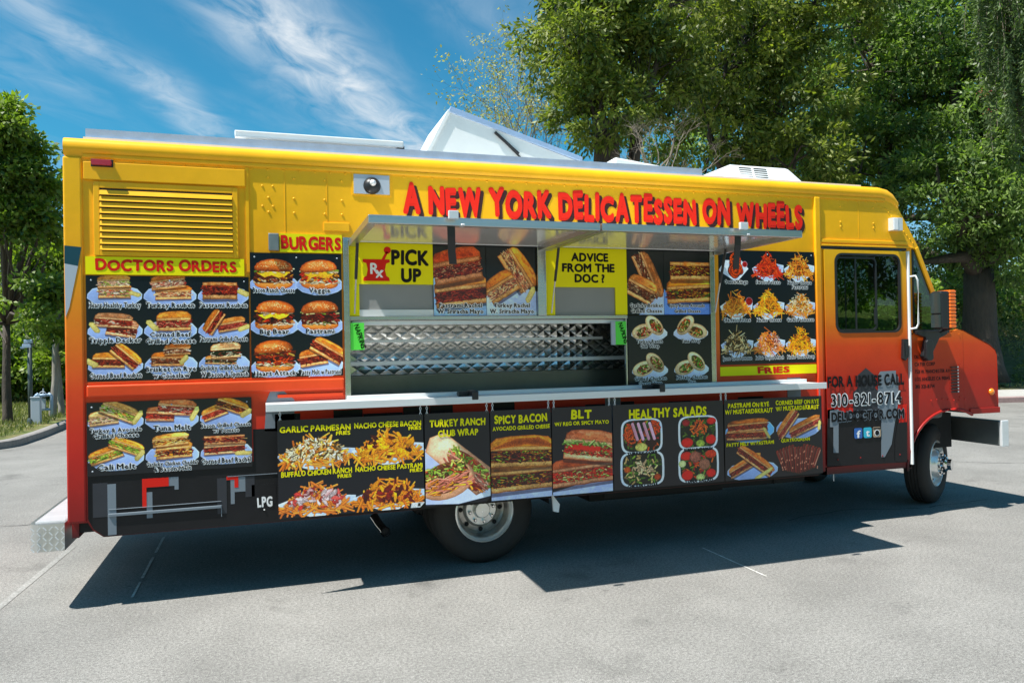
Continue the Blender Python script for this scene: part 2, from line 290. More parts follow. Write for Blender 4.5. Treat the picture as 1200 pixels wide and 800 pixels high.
# ------------------------------------------------------------------ painting of the printed food pictures
def fbm_tile(n, beta, seed):
    g = np.random.default_rng(seed); f = np.fft.fftfreq(n); fx, fy = np.meshgrid(f, f); k = np.hypot(fx, fy); k[0, 0] = 1
    a = np.real(np.fft.ifft2(np.fft.fft2(g.standard_normal((n, n)))/k**beta)); return ((a-a.mean())/a.std()).astype(np.float32)
NT = [fbm_tile(512, 0.6, 1), fbm_tile(512, 1.2, 2)]
class Canvas:
    def __init__(s, w, h, bgc=(0.055, 0.098, 0.135), ppm=430):
        s.p = ppm; s.W = int(w*ppm); s.H = int(h*ppm); s.w = w; s.h = h
        s.a = np.empty((s.H, s.W, 3), np.float32); s.a[:] = bgc
        s.a *= (1+0.06*NT[1][:s.H % 512 or 512, :1].mean())
        s.r = random.Random(int(w*1000+h*77)); s.fs = 1.0
    def box_(s, x0, x1, y0, y1):
        i0 = max(0, int(x0*s.p)-2); i1 = min(s.W, int(x1*s.p)+3); j0 = max(0, int(y0*s.p)-2); j1 = min(s.H, int(y1*s.p)+3)
        if i1 <= i0 or j1 <= j0: return None
        xx = (np.arange(i0, i1)+.5)/s.p; yy = (np.arange(j0, j1)+.5)/s.p
        X, Y = np.meshgrid(xx.astype(np.float32), yy.astype(np.float32)); return i0, i1, j0, j1, X, Y
    def tex(s, i0, i1, j0, j1, t=0):
        oi, oj = s.r.randrange(512), s.r.randrange(512)
        return NT[t][np.ix_((np.arange(j0, j1)+oj) % 512, (np.arange(i0, i1)+oi) % 512)]
    def poly(s, pts, col, nz=0.08, sh=(0, 0), edge=None, ew=0.006, alpha=1.0, t=0, nz2=0.06):
        pts = np.array(pts, np.float32); x0, y0 = pts.min(0); x1, y1 = pts.max(0); b = s.box_(x0, x1, y0, y1)
        if b is None: return
        i0, i1, j0, j1, X, Y = b; d2 = np.full(X.shape, 1e9, np.float32); ins = np.zeros(X.shape, bool); n = len(pts)
        for k in range(n):
            ax, ay = pts[k]; bx, by = pts[(k+1) % n]; ex, ey = bx-ax, by-ay; wx, wy = X-ax, Y-ay
            tt = np.clip((wx*ex+wy*ey)/(ex*ex+ey*ey+1e-12), 0, 1); qx, qy = wx-ex*tt, wy-ey*tt; d2 = np.minimum(d2, qx*qx+qy*qy)
            c = ((ay > Y) != (by > Y)) & (X < (bx-ax)*(Y-ay)/(by-ay+1e-12)+ax); ins ^= c
        d = np.sqrt(d2)*s.p; d = np.where(ins, d, -d); al = np.clip(d+0.5, 0, 1)*alpha
        u = (X-(x0+x1)/2)/((x1-x0)/2+1e-6); v = (Y-(y0+y1)/2)/((y1-y0)/2+1e-6)
        f = 1+sh[0]*u+sh[1]*v+nz*s.tex(i0, i1, j0, j1, 0)+nz2*s.tex(i0, i1, j0, j1, 1)
        c = np.array(col, np.float32)[None, None]*f[..., None]
        if edge is not None:
            k = np.exp(-np.maximum(d, 0)/(ew*s.p))[..., None]; c = c*(1-k)+np.array(edge, np.float32)*k*(f[..., None])
        reg = s.a[j0:j1, i0:i1]; reg[:] = reg*(1-al[..., None])+np.clip(c, 0, 1)*al[..., None]
    def stroke(s, x0, y0, x1, y1, w, col, nz=0.05, shd=0.45):
        b = s.box_(min(x0, x1)-w, max(x0, x1)+w, min(y0, y1)-w, max(y0, y1)+w)
        if b is None: return
        i0, i1, j0, j1, X, Y = b; ex, ey = x1-x0, y1-y0; wx, wy = X-x0, Y-y0; L = ex*ex+ey*ey+1e-12
        t = np.clip((wx*ex+wy*ey)/L, 0, 1); qx, qy = wx-ex*t, wy-ey*t; dd = np.hypot(qx, qy)
        al = np.clip((w/2-dd)*s.p+0.5, 0, 1)
        f = 1+shd*(qy/(w/2+1e-6))*0.5+nz*s.tex(i0, i1, j0, j1)
        # a soft dark rim where the piece overlaps its neighbours
        so_ = np.clip((w*0.85-dd)*s.p*0.5, 0, 1)*0.40
        reg = s.a[j0:j1, i0:i1]; reg *= (1-so_*(1-al))[..., None]
        c = np.clip(np.array(col, np.float32)[None, None]*f[..., None], 0, 1); reg[:] = reg*(1-al[..., None])+c*al[..., None]
    # ---- food
    def T(s, cx, cy, a): ca, sa = math.cos(a), math.sin(a); return lambda x, y: (cx+x*ca-y*sa, cy+x*sa+y*ca)
    def ell(s, cx, cy, rx, ry, col, a=0, wob=0.0, n=22, **k):
        T = s.T(cx, cy, a); s.poly([T(rx*math.cos(2*PI*i/n)*(1+s.r.uniform(-wob, wob)), ry*math.sin(2*PI*i/n)*(1+s.r.uniform(-wob, wob))) for i in range(n)], col, **k)
    def plate(s, cx, cy, w, h, col=(0.62, 0.69, 0.84)):
        w *= .97; s.poly([(cx-w*.5, cy-h*.10), (cx-w*.49, cy+h*.10), (cx-w*.40, cy+h*.34), (cx-w*.2, cy+h*.46), (cx+w*.2, cy+h*.48), (cx+w*.42, cy+h*.34), (cx+w*.51, cy+h*.10), (cx+w*.50, cy-h*.12), (cx+w*.38, cy-h*.34), (cx+w*.16, cy-h*.52), (cx-w*.12, cy-h*.52), (cx-w*.36, cy-h*.36)], col, nz=0.015, sh=(0.06, 0.08), edge=(0.88, 0.92, 1.0), ew=.003, nz2=.03)
    def shreds(s, T, x0, x1, y0, y1, cols, n, L, w, amax=0.5):
        P = [(s.r.uniform(x0, x1), s.r.uniform(y0, y1)) for _ in range(n)]; P.sort(key=lambda q: q[1])
        for x, y in P:
            a = s.r.uniform(-amax, amax); l = L*s.r.uniform(.4, 1); c = s.r.choice(cols); k = s.r.uniform(.72, 1.2)
            p0 = T(x-l/2*math.cos(a), y-l/2*math.sin(a)); p1 = T(x+l/2*math.cos(a), y+l/2*math.sin(a))
            s.stroke(*p0, *p1, w*s.r.uniform(.6, 1.2), [q*k for q in c])
    def slab(s, T, w, y0, y1, col, crust):
        n = 8; tp = [(-w/2+w*i/n, y1+s.r.uniform(-.06, .06)*(y1-y0)-abs(i-n/2)/n*.15*(y1-y0)) for i in range(n+1)]
        bt = [(w/2-w*i/n, y0+s.r.uniform(-.06, .06)*(y1-y0)) for i in range(n+1)]
        s.poly([T(*q) for q in tp+bt], col, nz=.09, sh=(0, .12), edge=crust, ew=(y1-y0)*.22, nz2=.09)
    def half(s, cx, cy, w, h, a, fill, toast=(0.86, 0.62, 0.36), top=True, n=46, crust=(0.50, 0.28, 0.12)):
        w *= s.fs; h *= s.fs; T = s.T(cx, cy, a)
        s.poly([T(-w*.52, -h*.5), T(w*.52, -h*.5), T(w*.5, -h*.62), T(-w*.48, -h*.64)], (0.12, .10, .12), alpha=.5)
        crumb = [q*.45+c_*.55 for q, c_ in zip(toast, (.95, .86, .72))]; s.slab(T, w, -h*.5, -h*.24, crumb, crust)
        s.poly([T(-w*.49, -h*.3), T(w*.49, -h*.3), T(w*.50, h*.18), T(-w*.5, h*.18)], [q*.55 for q in fill[0]], nz=.25, nz2=.2)
        s.shreds(T, -w*.47, w*.47, -h*.28, h*.16, fill, int(n*1.6), min(w*.20, .055), min(h*.075, .0085)); s.shreds(T, -w*.46, w*.46, -h*.30, h*.14, [[min(1, q*1.25) for q in fill[0]], [q*.5 for q in fill[0]]], n//2, min(w*.12, .03), min(h*.04, .005), 1.2)
        if top:
            s.poly([T(-w*.5, h*.2), T(-w*.49, h*.42), T(-w*.40, h*.60), T(-w*.18, h*.68), T(w*.20, h*.71), T(w*.42, h*.64), T(w*.53, h*.42), T(w*.52, h*.22)], [min(1, q*1.04) for q in toast], nz=.07, sh=(.06, .10), edge=crust, ew=h*.05, nz2=.16)
            s.poly([T(-w*.34, h*.34), T(-w*.30, h*.50), T(w*.02, h*.57), T(w*.30, h*.52), T(w*.38, h*.36), T(w*.0, h*.30)], [min(1, q*b) for q, b in zip(toast, (.92, .80, .70))], nz=.10, alpha=.55, nz2=.2)
        s.slab(T, w, h*.12, h*.30, crumb, crust)
        for _ in range(10):
            x_ = s.r.uniform(-.42, .42)*w; y_ = h*s.r.uniform(.38, .60) if top else h*s.r.uniform(.15, .28); s.ell(*T(x_, y_), w*s.r.uniform(.03, .10), h*s.r.uniform(.02, .07), [min(1, q*k_) for q, k_ in zip(toast, s.r.choice([(1.12, 1.18, 1.25), (.74, .58, .45), (.85, .7, .6)]))], a=a, alpha=.5, wob=.3, n=10)
    def pickle(s, cx, cy, w, h, a):
        T = s.T(cx, cy, a); s.poly([T(-w/2, 0), T(-w*.35, h/2), T(w*.4, h*.45), T(w/2, 0), T(w*.3, -h/2), T(-w*.4, -h*.4)], (.80, .74, .50), nz=.05, sh=(0, .1), edge=(.55, .50, .24), ew=.003)
    def burger(s, cx, cy, w, kind=0):
        r_ = s.r; w *= 1.10; tl = r_.uniform(-.10, .10); s.plate(cx, cy-w*.30, w*1.25, w*.5)
        fills = [[(.45, .22, .12), (.95, .66, .22), (.40, .50, .18), (.88, .80, .66)], [(.93, .62, .25), (.85, .25, .16), (.62, .70, .32), (.95, .85, .7)], [(.40, .18, .12), (.75, .18, .12), (.92, .86, .75), (.9, .55, .2)], [(.50, .14, .11), (.38, .10, .09), (.85, .80, .60), (.45, .52, .22)], [(.55, .18, .08), (.80, .34, .10), (.35, .15, .10), (.65, .55, .3)]][kind]
        T = s.T(cx, cy, 0)
        s.ell(cx, cy-w*.27, w*.47, w*.15, (.84, .56, .32), sh=(0, .1), edge=(.55, .30, .14), ew=w*.05)
        s.poly([T(-w*.46, -w*.25), T(w*.46, -w*.25), T(w*.48, w*.12), T(-w*.48, w*.12)], [q*.4 for q in fills[0]], nz=.3, nz2=.2)
        s.shreds(T, -w*.46, w*.46, -w*.26, -w*.14, [(.90, .84, .72), (.85, .72, .62), fills[3]], 34, w*.16, w*.035)
        s.shreds(T, -w*.46, w*.46, -w*.20, w*(.12 if kind == 4 else .03), fills[:2]+[fills[0], [q*.5 for q in fills[0]]], 90 if kind == 4 else 60, w*.12, w*.04, .9)
        if kind < 3: s.poly([T(-w*.40, w*.0), T(-w*.1, w*.05), T(w*.38, w*.02), T(w*.30, -w*.06), T(w*.12, -w*.12), T(-w*.05, -w*.05), T(-w*.22, -w*.11)], (.96, .70, .25), sh=(0, .1))
        s.shreds(T, -w*.46, w*.46, w*.02, w*.12, [fills[2], fills[3]], 26, w*.14, w*.045)
        n = 18; T = s.T(cx+r_.uniform(-.03, .03)*w, cy+(w*.05 if kind == 4 else 0), tl); dome = [T(w*.47*math.cos(PI*i/n)*(1+.03*math.sin(3*i)), w*.10+w*.27*math.sin(PI*i/n)**.8) for i in range(n+1)]
        s.poly(dome+[T(-w*.40, w*.06), T(w*.1, w*.04), T(w*.42, w*.07)], (.80, .48, .26) if kind != 1 else (.86, .54, .30), nz=.07, sh=(-.06, .20), edge=(.55, .27, .12), ew=w*.06, nz2=.10)
        s.ell(cx-w*.1, cy+w*.27, w*.2, w*.05, (.95, .74, .50), nz=.05, alpha=.35)
        for _ in range(46):
            a = r_.uniform(.12, PI-.12); q = r_.uniform(.35, .93); s.ell(cx+w*.44*math.cos(a)*q, cy+w*.12+w*.23*math.sin(a)*q, w*.013, w*.009, (.95, .85, .66), a=r_.uniform(0, 3), n=6, nz=0)
    def fries(s, cx, cy, w, h, base, tops=(), nt=0, n=190, wd=.028, L=.30, tray=True, pl=(0.72, 0.78, 0.90), blob=1.0):
        r_ = s.r
        if tray: s.poly([(cx-w*.56, cy-h*.10), (cx-w*.50, cy-h*.28), (cx-w*.1, cy-h*.60), (cx+w*.12, cy-h*.60), (cx+w*.56, cy-h*.22), (cx+w*.58, cy+h*.04), (cx+w*.3, cy+h*.1), (cx-w*.3, cy+h*.1)], pl, nz=.015, edge=(.92, .95, 1), ew=.004)
        P = []
        for _ in range(n):
            u = r_.uniform(-1, 1); hh = (1-abs(u)**1.7); v = r_.uniform(-.5*(1-abs(u)**3*.6), -.5+1.0*hh+.02); P.append((u*.48*w, v*h))
        P.sort(key=lambda q: -q[1])
        s.poly([(cx+w*.38*math.cos(t)*(1), cy-h*.08+(h*.30*math.sin(t))) for t in [i*2*PI/20 for i in range(20)]], [q*.5 for q in base[0]], nz=.3)
        for x, y in P:
            a = r_.choice([r_.gauss(0.9, .5), r_.gauss(2.2, .5), r_.gauss(0, .35)]); l = L*w*r_.uniform(.35, 1)*.5; c = r_.choice(base); k = r_.uniform(.78, 1.18)
            s.stroke(cx+x-l*math.cos(a), cy+y-l*math.sin(a), cx+x+l*math.cos(a), cy+y+l*math.sin(a), wd*w*r_.uniform(.7, 1.15), [q*k for q in c])
        for _ in range(nt):
            u = r_.uniform(-.85, .85); v = r_.uniform(-.32, .46*(1-abs(u)**1.6)-.02); c = r_.choice(tops); k = r_.uniform(.75, 1.15); a = r_.uniform(-.8, .8)+r_.choice([0, 1.4]); l = w*.032*blob*r_.uniform(.3, 1.4)
            if blob > 1: s.ell(cx+u*w*.44, cy+v*h, l*1.3, l*r_.uniform(.35, .7), [q*k for q in c], a=a, wob=.35, n=9, nz=.14, sh=(0, .15), edge=[q*k*.6 for q in c], ew=.0025)
            else: s.stroke(cx+u*w*.46-l*math.cos(a), cy+v*h-l*math.sin(a), cx+u*w*.46+l*math.cos(a), cy+v*h+l*math.sin(a), w*.022*r_.uniform(.5, 1.2), [q*k for q in c])
    def rings(s, cx, cy, w, h):
        s.poly([(cx-w*.55, cy-h*.2), (cx, cy-h*.58), (cx+w*.2, cy-h*.55), (cx+w*.56, cy-h*.12), (cx+w*.3, cy+h*.2), (cx-w*.3, cy+h*.2)], (.80, .84, .92), nz=.02)
        for _ in range(12):
            x, y = cx+s.r.uniform(-.26, .26)*w, cy+s.r.uniform(-.24, .24)*h; rx, ry = w*s.r.uniform(.12, .2), h*s.r.uniform(.12, .24); a = s.r.uniform(0, 3); n = 14
            T = s.T(x, y, a); k = s.r.uniform(.8, 1.1)
            for i in range(n): s.stroke(*T(rx*math.cos(2*PI*i/n), ry*math.sin(2*PI*i/n)), *T(rx*math.cos(2*PI*(i+1)/n), ry*math.sin(2*PI*(i+1)/n)), w*.075, (.78*k, .34*k, .14*k))
        s.ell(cx+w*.42, cy+h*.05, w*.10, h*.12, (.55, .06, .08), edge=(.9, .9, .95), ew=.004)
    def wrap(s, cx, cy, w, h, flip=1, mixc=None):
        mixc = mixc or [(.85, .60, .50), (.55, .65, .25), (.9, .82, .62), (.75, .30, .15), (.35, .45, .15)]
        s.plate(cx, cy-h*.22, w*1.12, h*.6, (.80, .84, .93))
        for (dx, dy, a) in ((-.20*flip, -.12, .25*flip), (.16*flip, .12, -.75*flip)):
            T = s.T(cx+dx*w, cy+dy*h, a); W_, H_ = w*.30, h*.30
            s.poly([T(W_*1.1*math.cos(t), H_*1.0*math.sin(t)) for t in [i*2*PI/22 for i in range(22)]], (.90, .80, .66), nz=.05, sh=(0, .15), edge=(.72, .58, .42), ew=w*.02, nz2=.1)
            T2 = s.T(cx+dx*w+flip*w*.04, cy+dy*h-h*.02, a)
            s.poly([T2(W_*.80*math.cos(t), H_*.62*math.sin(t)) for t in [i*2*PI/18 for i in range(18)]], (.35, .22, .12), nz=.2)
            for _ in range(34):
                t = s.r.uniform(0, 2*PI); q = s.r.random()**.6; c = s.r.choice(mixc); k = s.r.uniform(.75, 1.15); x, y = W_*.72*q*math.cos(t), H_*.55*q*math.sin(t); l = w*.03
                b_ = s.r.uniform(0, 3); s.stroke(*T2(x-l*math.cos(b_), y-l*math.sin(b_)), *T2(x+l*math.cos(b_), y+l*math.sin(b_)), w*.03, [z*k for z in c])
    def salad(s, cx, cy, w, h, base, parts):
        n = 28; sq = lambda r_: [(cx+w*.5*r_*math.copysign(abs(math.cos(t))**.45, math.cos(t)), cy+h*.5*r_*math.copysign(abs(math.sin(t))**.45, math.sin(t))) for t in [i*2*PI/n for i in range(n)]]
        s.poly(sq(1), (.86, .89, .94), nz=.01); s.poly(sq(.90), (.07, .10, .06), nz=.2)
        for _ in range(130):
            t = s.r.uniform(0, 2*PI); q = math.sqrt(s.r.random())*.86; x = cx+w*.47*q*math.copysign(abs(math.cos(t))**.6, math.cos(t)); y = cy+h*.47*q*math.copysign(abs(math.sin(t))**.6, math.sin(t))
            c = s.r.choice(base); k = s.r.uniform(.6, 1.2); a = s.r.uniform(0, 3); l = w*.035; s.stroke(x-l*math.cos(a), y-l*math.sin(a), x+l*math.cos(a), y+l*math.sin(a), w*.035, [z*k for z in c])
        for (dx, dy, rx, ry, c, kind) in parts:
            if kind == 'strips':
                for i in range(4): s.stroke(cx+(dx-rx+i*rx*.62)*w, cy+(dy+ry)*h, cx+(dx-rx*.5+i*rx*.62)*w, cy+(dy-ry)*h, w*.07, [q*(1.08 if i % 2 else .92) for q in c])
            elif kind == 'pile':
                for _ in range(40):
                    t = s.r.uniform(0, 2*PI); q = s.r.random()**.6; k = s.r.uniform(.7, 1.15); x = cx+(dx+rx*q*math.cos(t))*w; y = cy+(dy+ry*q*math.sin(t))*h; a = s.r.uniform(0, 3); l = w*.03
                    s.stroke(x-l*math.cos(a), y-l*math.sin(a), x+l*math.cos(a), y+l*math.sin(a), w*.035, [z*k for z in c])
            else: s.ell(cx+dx*w, cy+dy*h, rx*w, ry*h, c, edge=[q*.7 for q in c], ew=w*.02, nz=.12)
    def image(s, name):
        im = bpy.data.images.new(name, s.W, s.H); px = np.ones((s.H, s.W, 4), np.float32); lum = s.a.mean(axis=2, keepdims=True); px[..., :3] = np.clip((lum+(s.a-lum)*1.25-.45)*1.25+.475, 0, 1); im.pixels.foreach_set(px.ravel()); im.update(); im.pack(); return im
def print_mat(name, canvas):
    m = bpy.data.materials.new(name); m.use_nodes = True; nt = m.node_tree; b = nt.nodes['Principled BSDF']; t = nt.nodes.new('ShaderNodeTexImage'); t.image = canvas.image(name); t.extension = 'EXTEND'
    nt.links.new(t.outputs[0], b.inputs['Base Color']); b.inputs['Roughness'].default_value = 0.3; b.inputs['Coat Weight'].default_value = 0.15; b.inputs['Coat Roughness'].default_value = .15
    n = nt.nodes.new('ShaderNodeTexNoise'); n.inputs['Scale'].default_value = 2.5; tcn = nt.nodes.new('ShaderNodeTexCoord'); nt.links.new(tcn.outputs['Object'], n.inputs['Vector'])
    bp = nt.nodes.new('ShaderNodeBump'); bp.inputs['Strength'].default_value = .15; bp.inputs['Distance'].default_value = .02; nt.links.new(n.outputs[0], bp.inputs['Height']); nt.links.new(bp.outputs[0], b.inputs['Normal'])
    return m
def printed_board(name, canvas, x0, z0, x1, z1, y, th, parent=None, back=None, corner=0.0):
    """a thin board whose front face (towards -y) carries the print"""
    me = bpy.data.meshes.new(name); c = corner
    out = [(x0, z0), (x1-c, z0), (x1, z0+c), (x1, z1), (x0, z1)] if c else [(x0, z0), (x1, z0), (x1, z1), (x0, z1)]
    n = len(out); vs = [(a, y, b) for a, b in out]+[(a, y+th, b) for a, b in out]
    fs = [list(range(n)), list(range(2*n-1, n-1, -1))]+[(i, i+n, (i+1) % n+n, (i+1) % n) for i in range(n)]
    me.from_pydata(vs, [], fs); uv = me.uv_layers.new(name='print')
    for p_ in me.polygons:
        p_.material_index = 0 if p_.index == 0 else 1
        for li in p_.loop_indices:
            v = me.vertices[me.loops[li].vertex_index].co; uv.data[li].uv = ((v.x-x0)/(x1-x0), (v.z-z0)/(z1-z0))
    me.materials.append(print_mat(name+'_print', canvas)); me.materials.append(back or M['black'])
    o = bpy.data.objects.new(name, me); COL.objects.link(o)
    if parent is not None: attach(o, parent)
    return o
PASTRAMI = [(.46, .15, .11), (.58, .22, .16), (.34, .10, .09), (.66, .34, .24)]
CORNED = [(.62, .26, .22), (.74, .42, .36), (.48, .17, .15)]
TURKEY = [(.86, .70, .60), (.75, .55, .45), (.92, .80, .70), (.55, .62, .28)]
TURKEYR = [(.86, .64, .48), (.80, .50, .36), (.93, .78, .64), (.62, .30, .26)]
BACON = [(.40, .14, .09), (.30, .10, .06), (.85, .60, .22), (.52, .22, .12)]
VEG = [(.55, .66, .28), (.80, .74, .42), (.74, .34, .20), (.42, .52, .20)]
CHKN = [(.90, .70, .40), (.80, .50, .22), (.65, .35, .18), (.95, .82, .6)]
SPIN = [(.10, .14, .08), (.16, .20, .09), (.50, .22, .16), (.85, .8, .7)]
BRISK = [(.42, .22, .14), (.55, .32, .22), (.80, .70, .58), (.32, .15, .10)]
# ------------------------------------------------------------------ the truck
def sp(px, py, Y=0.0):
    """x,z of a photo pixel on the plane of the truck's side"""
    d = fw*F_PX + rt*(px-600) - up*(py-400); k = (Y+CAM_D)/d.y; return d.x*k, CAM_H+d.z*k
truck = empty('food_truck', (2.8, 1.17, 0))
tag(truck, 'yellow and red food truck covered in menu pictures with its serving flaps raised', 'food truck')
W = 2.34   # width
def arc(cx, cz, r_, a0, a1, n): return [(cx+r_*math.cos(R(a0+(a1-a0)*i/n)), cz+r_*math.sin(R(a0+(a1-a0)*i/n))) for i in range(n+1)]
AR = (1.60, 0.42, 0.50)
side = MB()
side.prism([(-1.18, .57), (-1.08, .57), (-1.055, .52), (-.99, .47), (.56, .47), (.56, 2.94), (-1.18, 2.94)], 0, .04)
side.box(.56, 3.66, 0, .04, 2.44, 2.94)
side.box(3.66, 4.66, 0, .04, .47, 2.94)
low = [(.56, 1.28), (.56, .47)]+arc(*AR, 174, 6, 18)+[(3.66, .47), (3.66, 1.28)]
side.prism(low, 0, .04)
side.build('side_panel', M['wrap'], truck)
far = MB()
far.box(-1.18, 4.66, W-.04, W, .47, 2.94); far.box(4.66, 5.66, W-.04, W, .47, 1.72); far.box(4.66, 5.5, W-.04, W, 2.44, 2.94)
far.box(4.66, 4.86, W-.04, W, 1.72, 2.44); far.box(5.6, 5.72, W-.04, W, 1.72, 2.5)
far.prism([(5.66, .96), (6.8, .93), (6.79, 1.49), (6.7, 1.58), (6.36, 1.72), (5.66, 1.72)], W-.04, W)
far.build('far_side_panel', M['wrap'], truck)
fr = MB(); fr.box(-1.18, -1.14, .04, W-.04, .47, 2.94); fr.build('rear_panel', M['wrap'], truck)
fl = MB(); fl.box(-1.14, 5.7, .05, W-.05, .50, .56); fl.box(-1.1, 6.7, .62, .72, .36, .50); fl.box(-1.1, 6.7, 1.6, 1.7, .36, .50)
fl.box(1.2, 2.0, .5, 1.9, .32, .45); fl.box(5.7, 6.7, .45, 1.9, .55, .9); fl.box(2.6, 3.9, .35, .95, .34, .5)
fl.tube([(1.6, .4, .4), (1.6, W-.4, .4)], .06, 8); fl.lathe([(.01, -.17), (.12, -.15), (.17, 0), (.12, .15), (.01, .17)], (1.6, 1.17, .4), (0, 1, 0), 12)
fl.build('chassis', M['under'], truck)
roofm = MB()
prof = [(-.006, 2.955), (-.018, 2.965), (-.024, 2.99), (-.020, 3.02), (-.004, 3.045), (.03, 3.058), (.5, 3.075), (W/2, 3.085), (W-.5, 3.075), (W-.03, 3.058), (W+.045, 3.02), (W+.052, 2.99), (W+.022, 2.955), (W, 2.94), (0, 2.94)]
roofm.extr(prof, -1.19, 5.40)
n = len(prof); pr = [(y, z) for y, z in prof]
steps = [(5.40, 0, 1), (5.48, -.012, .98), (5.55, -.04, .9), (5.60, -.085, .8)]
vs = []
for x, dz, k in steps: vs += [(x, W/2+(y-W/2)*(1-(1-k)*.03), 2.94+(z-2.94)*k+dz) for y, z in pr]
fs = [(i*n+j, i*n+(j+1) % n, (i+1)*n+(j+1) % n, (i+1)*n+j) for i in range(3) for j in range(n)]+[list(range(4*n-1, 3*n-1, -1))]
roofm.add(vs, fs)
roofm.build('roof', M['gold'], truck, auto=40)
rsk = MB(); rsk.box(-1.1, 5.3, .12, W-.12, 3.06, 3.094); rsk.build('roof_skin', M['whitem'], truck)
g = MB(); g.extr([(-.008, 2.925), (-.012, 2.935), (-.012, 2.95), (0, 2.955), (0, 2.925)], -1.08, 5.45); g.build('roof_gutter', M['gold'], truck)
# corner posts and seams
cp = MB(); cp.box(-1.195, -1.085, -.014, .03, .575, 2.93); cp.build('corner_post', M['wrap'], truck, bevel=.012, seg=3)
sh_ = MB(); sh_.prism([sp(76, 288), sp(96, 290), sp(92, 312), sp(76, 309)], -.0165, -.0150, 0); sh_.prism([sp(76.3, 309), sp(92, 312), sp(82, 360), sp(77.5, 372)], -.0165, -.0150, 1)
sh_.build('corner_graphic', [M['teal'], M['lgrey']], truck)
sm = MB(); sm.box(4.655, 4.715, -.022, .02, .50, 2.93); sm.build('body_seam_post', M['wrap'], truck, bevel=.010, seg=3)
rr_ = MB()
for x0, x1, z0, z1 in ((-1.075, .555, 1.375, 1.455),): rr_.box(x0, x1, -.025, .0, z0, z1)
rr_.build('rub_rail', M['wrap'], truck, bevel=.012, seg=3)
rr_ = MB(); rr_.box(.10, .545, -.02, 0, 1.33, 1.352); rr_.box(-1.07, .55, -.006, 0, 1.463, 1.475); rr_.box(-.09, -.068, -.008, 0, 2.20, 2.92); rr_.box(.168, .172, -.0025, 0, 2.48, 2.90); rr_.box(.455, .459, -.0025, 0, 2.57, 2.90); rr_.box(1.9, 1.903, -.002, 0, 2.46, 2.62); rr_.box(5.15, 5.154, -.002, 0, 2.58, 2.90); tag(rr_.build('panel_trim', M['wrap'], truck, bevel=.003), kind='stuff')
rv = MB()
def rivets(x0, x1, z, step, z1=None):
    k = max(1, int(round((x1-x0)/step)))
    for i in range(k+1): rv.dome((x0+(x1-x0)*i/k, 0, z), .008, .006, n=6)
rivets(-1.0, 5.35, 2.914, .105); rivets(-1.02, .5, 1.49-.008, .13); rivets(4.8, 5.7, 2.555, .10)
for z in (2.80, 2.66, 2.5): rivets(.02, .09, z, .1) if z > 2.6 else None
for x in (.06, .23, .44, .56, 4.95, 5.32):
    for z in (2.86, 2.72, 2.62 if x < 1 else 2.68): rv.dome((x, 0, z), .009, .007)
for i in range(10): rv.dome((5.46+i*.035, -.0005, 2.86-i*.034), .008, .005); rv.dome((5.38+(i % 5)*.05, -.0005, 2.93-(i//5)*.05-(i % 5)*.012), .007, .004)
for i in range(7): rv.dome((5.95+i*.07, -.004, 1.08+.01*math.sin(i)), .008, .005)
for z in (1.9, 1.6, 1.3): rv.dome((6.31, -.004, z-.2), .007, .004)
for x in (4.85, 5.1, 5.35, 5.55): rv.dome((x, -.02, .60), .008, .004)
tag(rv.build('rivets', M['wrap'], truck, smooth=True), kind='stuff')
# raised header and louvred vent
hb = MB(); hb.box(-1.075, -.09, -.022, 0, 2.785, 2.90); hb.build('header_box', M['gold'], truck, bevel=.004)
vf = MB(); vf.box(-1.02, -.985, -.016, 0, 2.295, 2.775); vf.box(-.175, -.14, -.016, 0, 2.295, 2.775); vf.box(-.985, -.175, -.016, 0, 2.735, 2.775); vf.box(-.985, -.175, -.016, 0, 2.295, 2.325)
vent = vf.build('louvre_vent', M['gold'], truck, bevel=.003)
sl_me = None; NS = 10
bk = MB(); bk.box(-.984, -.176, -.003, -.001, 2.326, 2.734); bk.build('vent_back', M['blackpl'], vent)
for i in range(NS):
    z = 2.33+(2.73-2.33)/NS*i
    if sl_me is None:
        b = MB(); b.prism([(-.984, 0), (-.176, 0), (-.176, .031), (-.984, .031)], -.014, -.009)
        for k, v in enumerate(b.v):
            if v[2] < .01: b.v[k] = (v[0], v[1]-.012, v[2])
        sl0 = b.build('slat', M['gold'], vent); sl0.location.z += z; sl_me = sl0
    else:
        c = sl_me.copy(); COL.objects.link(c); c.location = (0, 0, z)
ml = MB(); ml.box(-1.03, -.90, -.026, -.022, 2.868, 2.918, 1); ml.prism([(-1.02, 2.875), (-.91, 2.875), (-.905, 2.893), (-.91, 2.911), (-1.02, 2.911), (-1.025, 2.893)], -.05, -.026)
ml.build('marker_light', [M['redlens'], M['blackpl']], truck, bevel=.003)
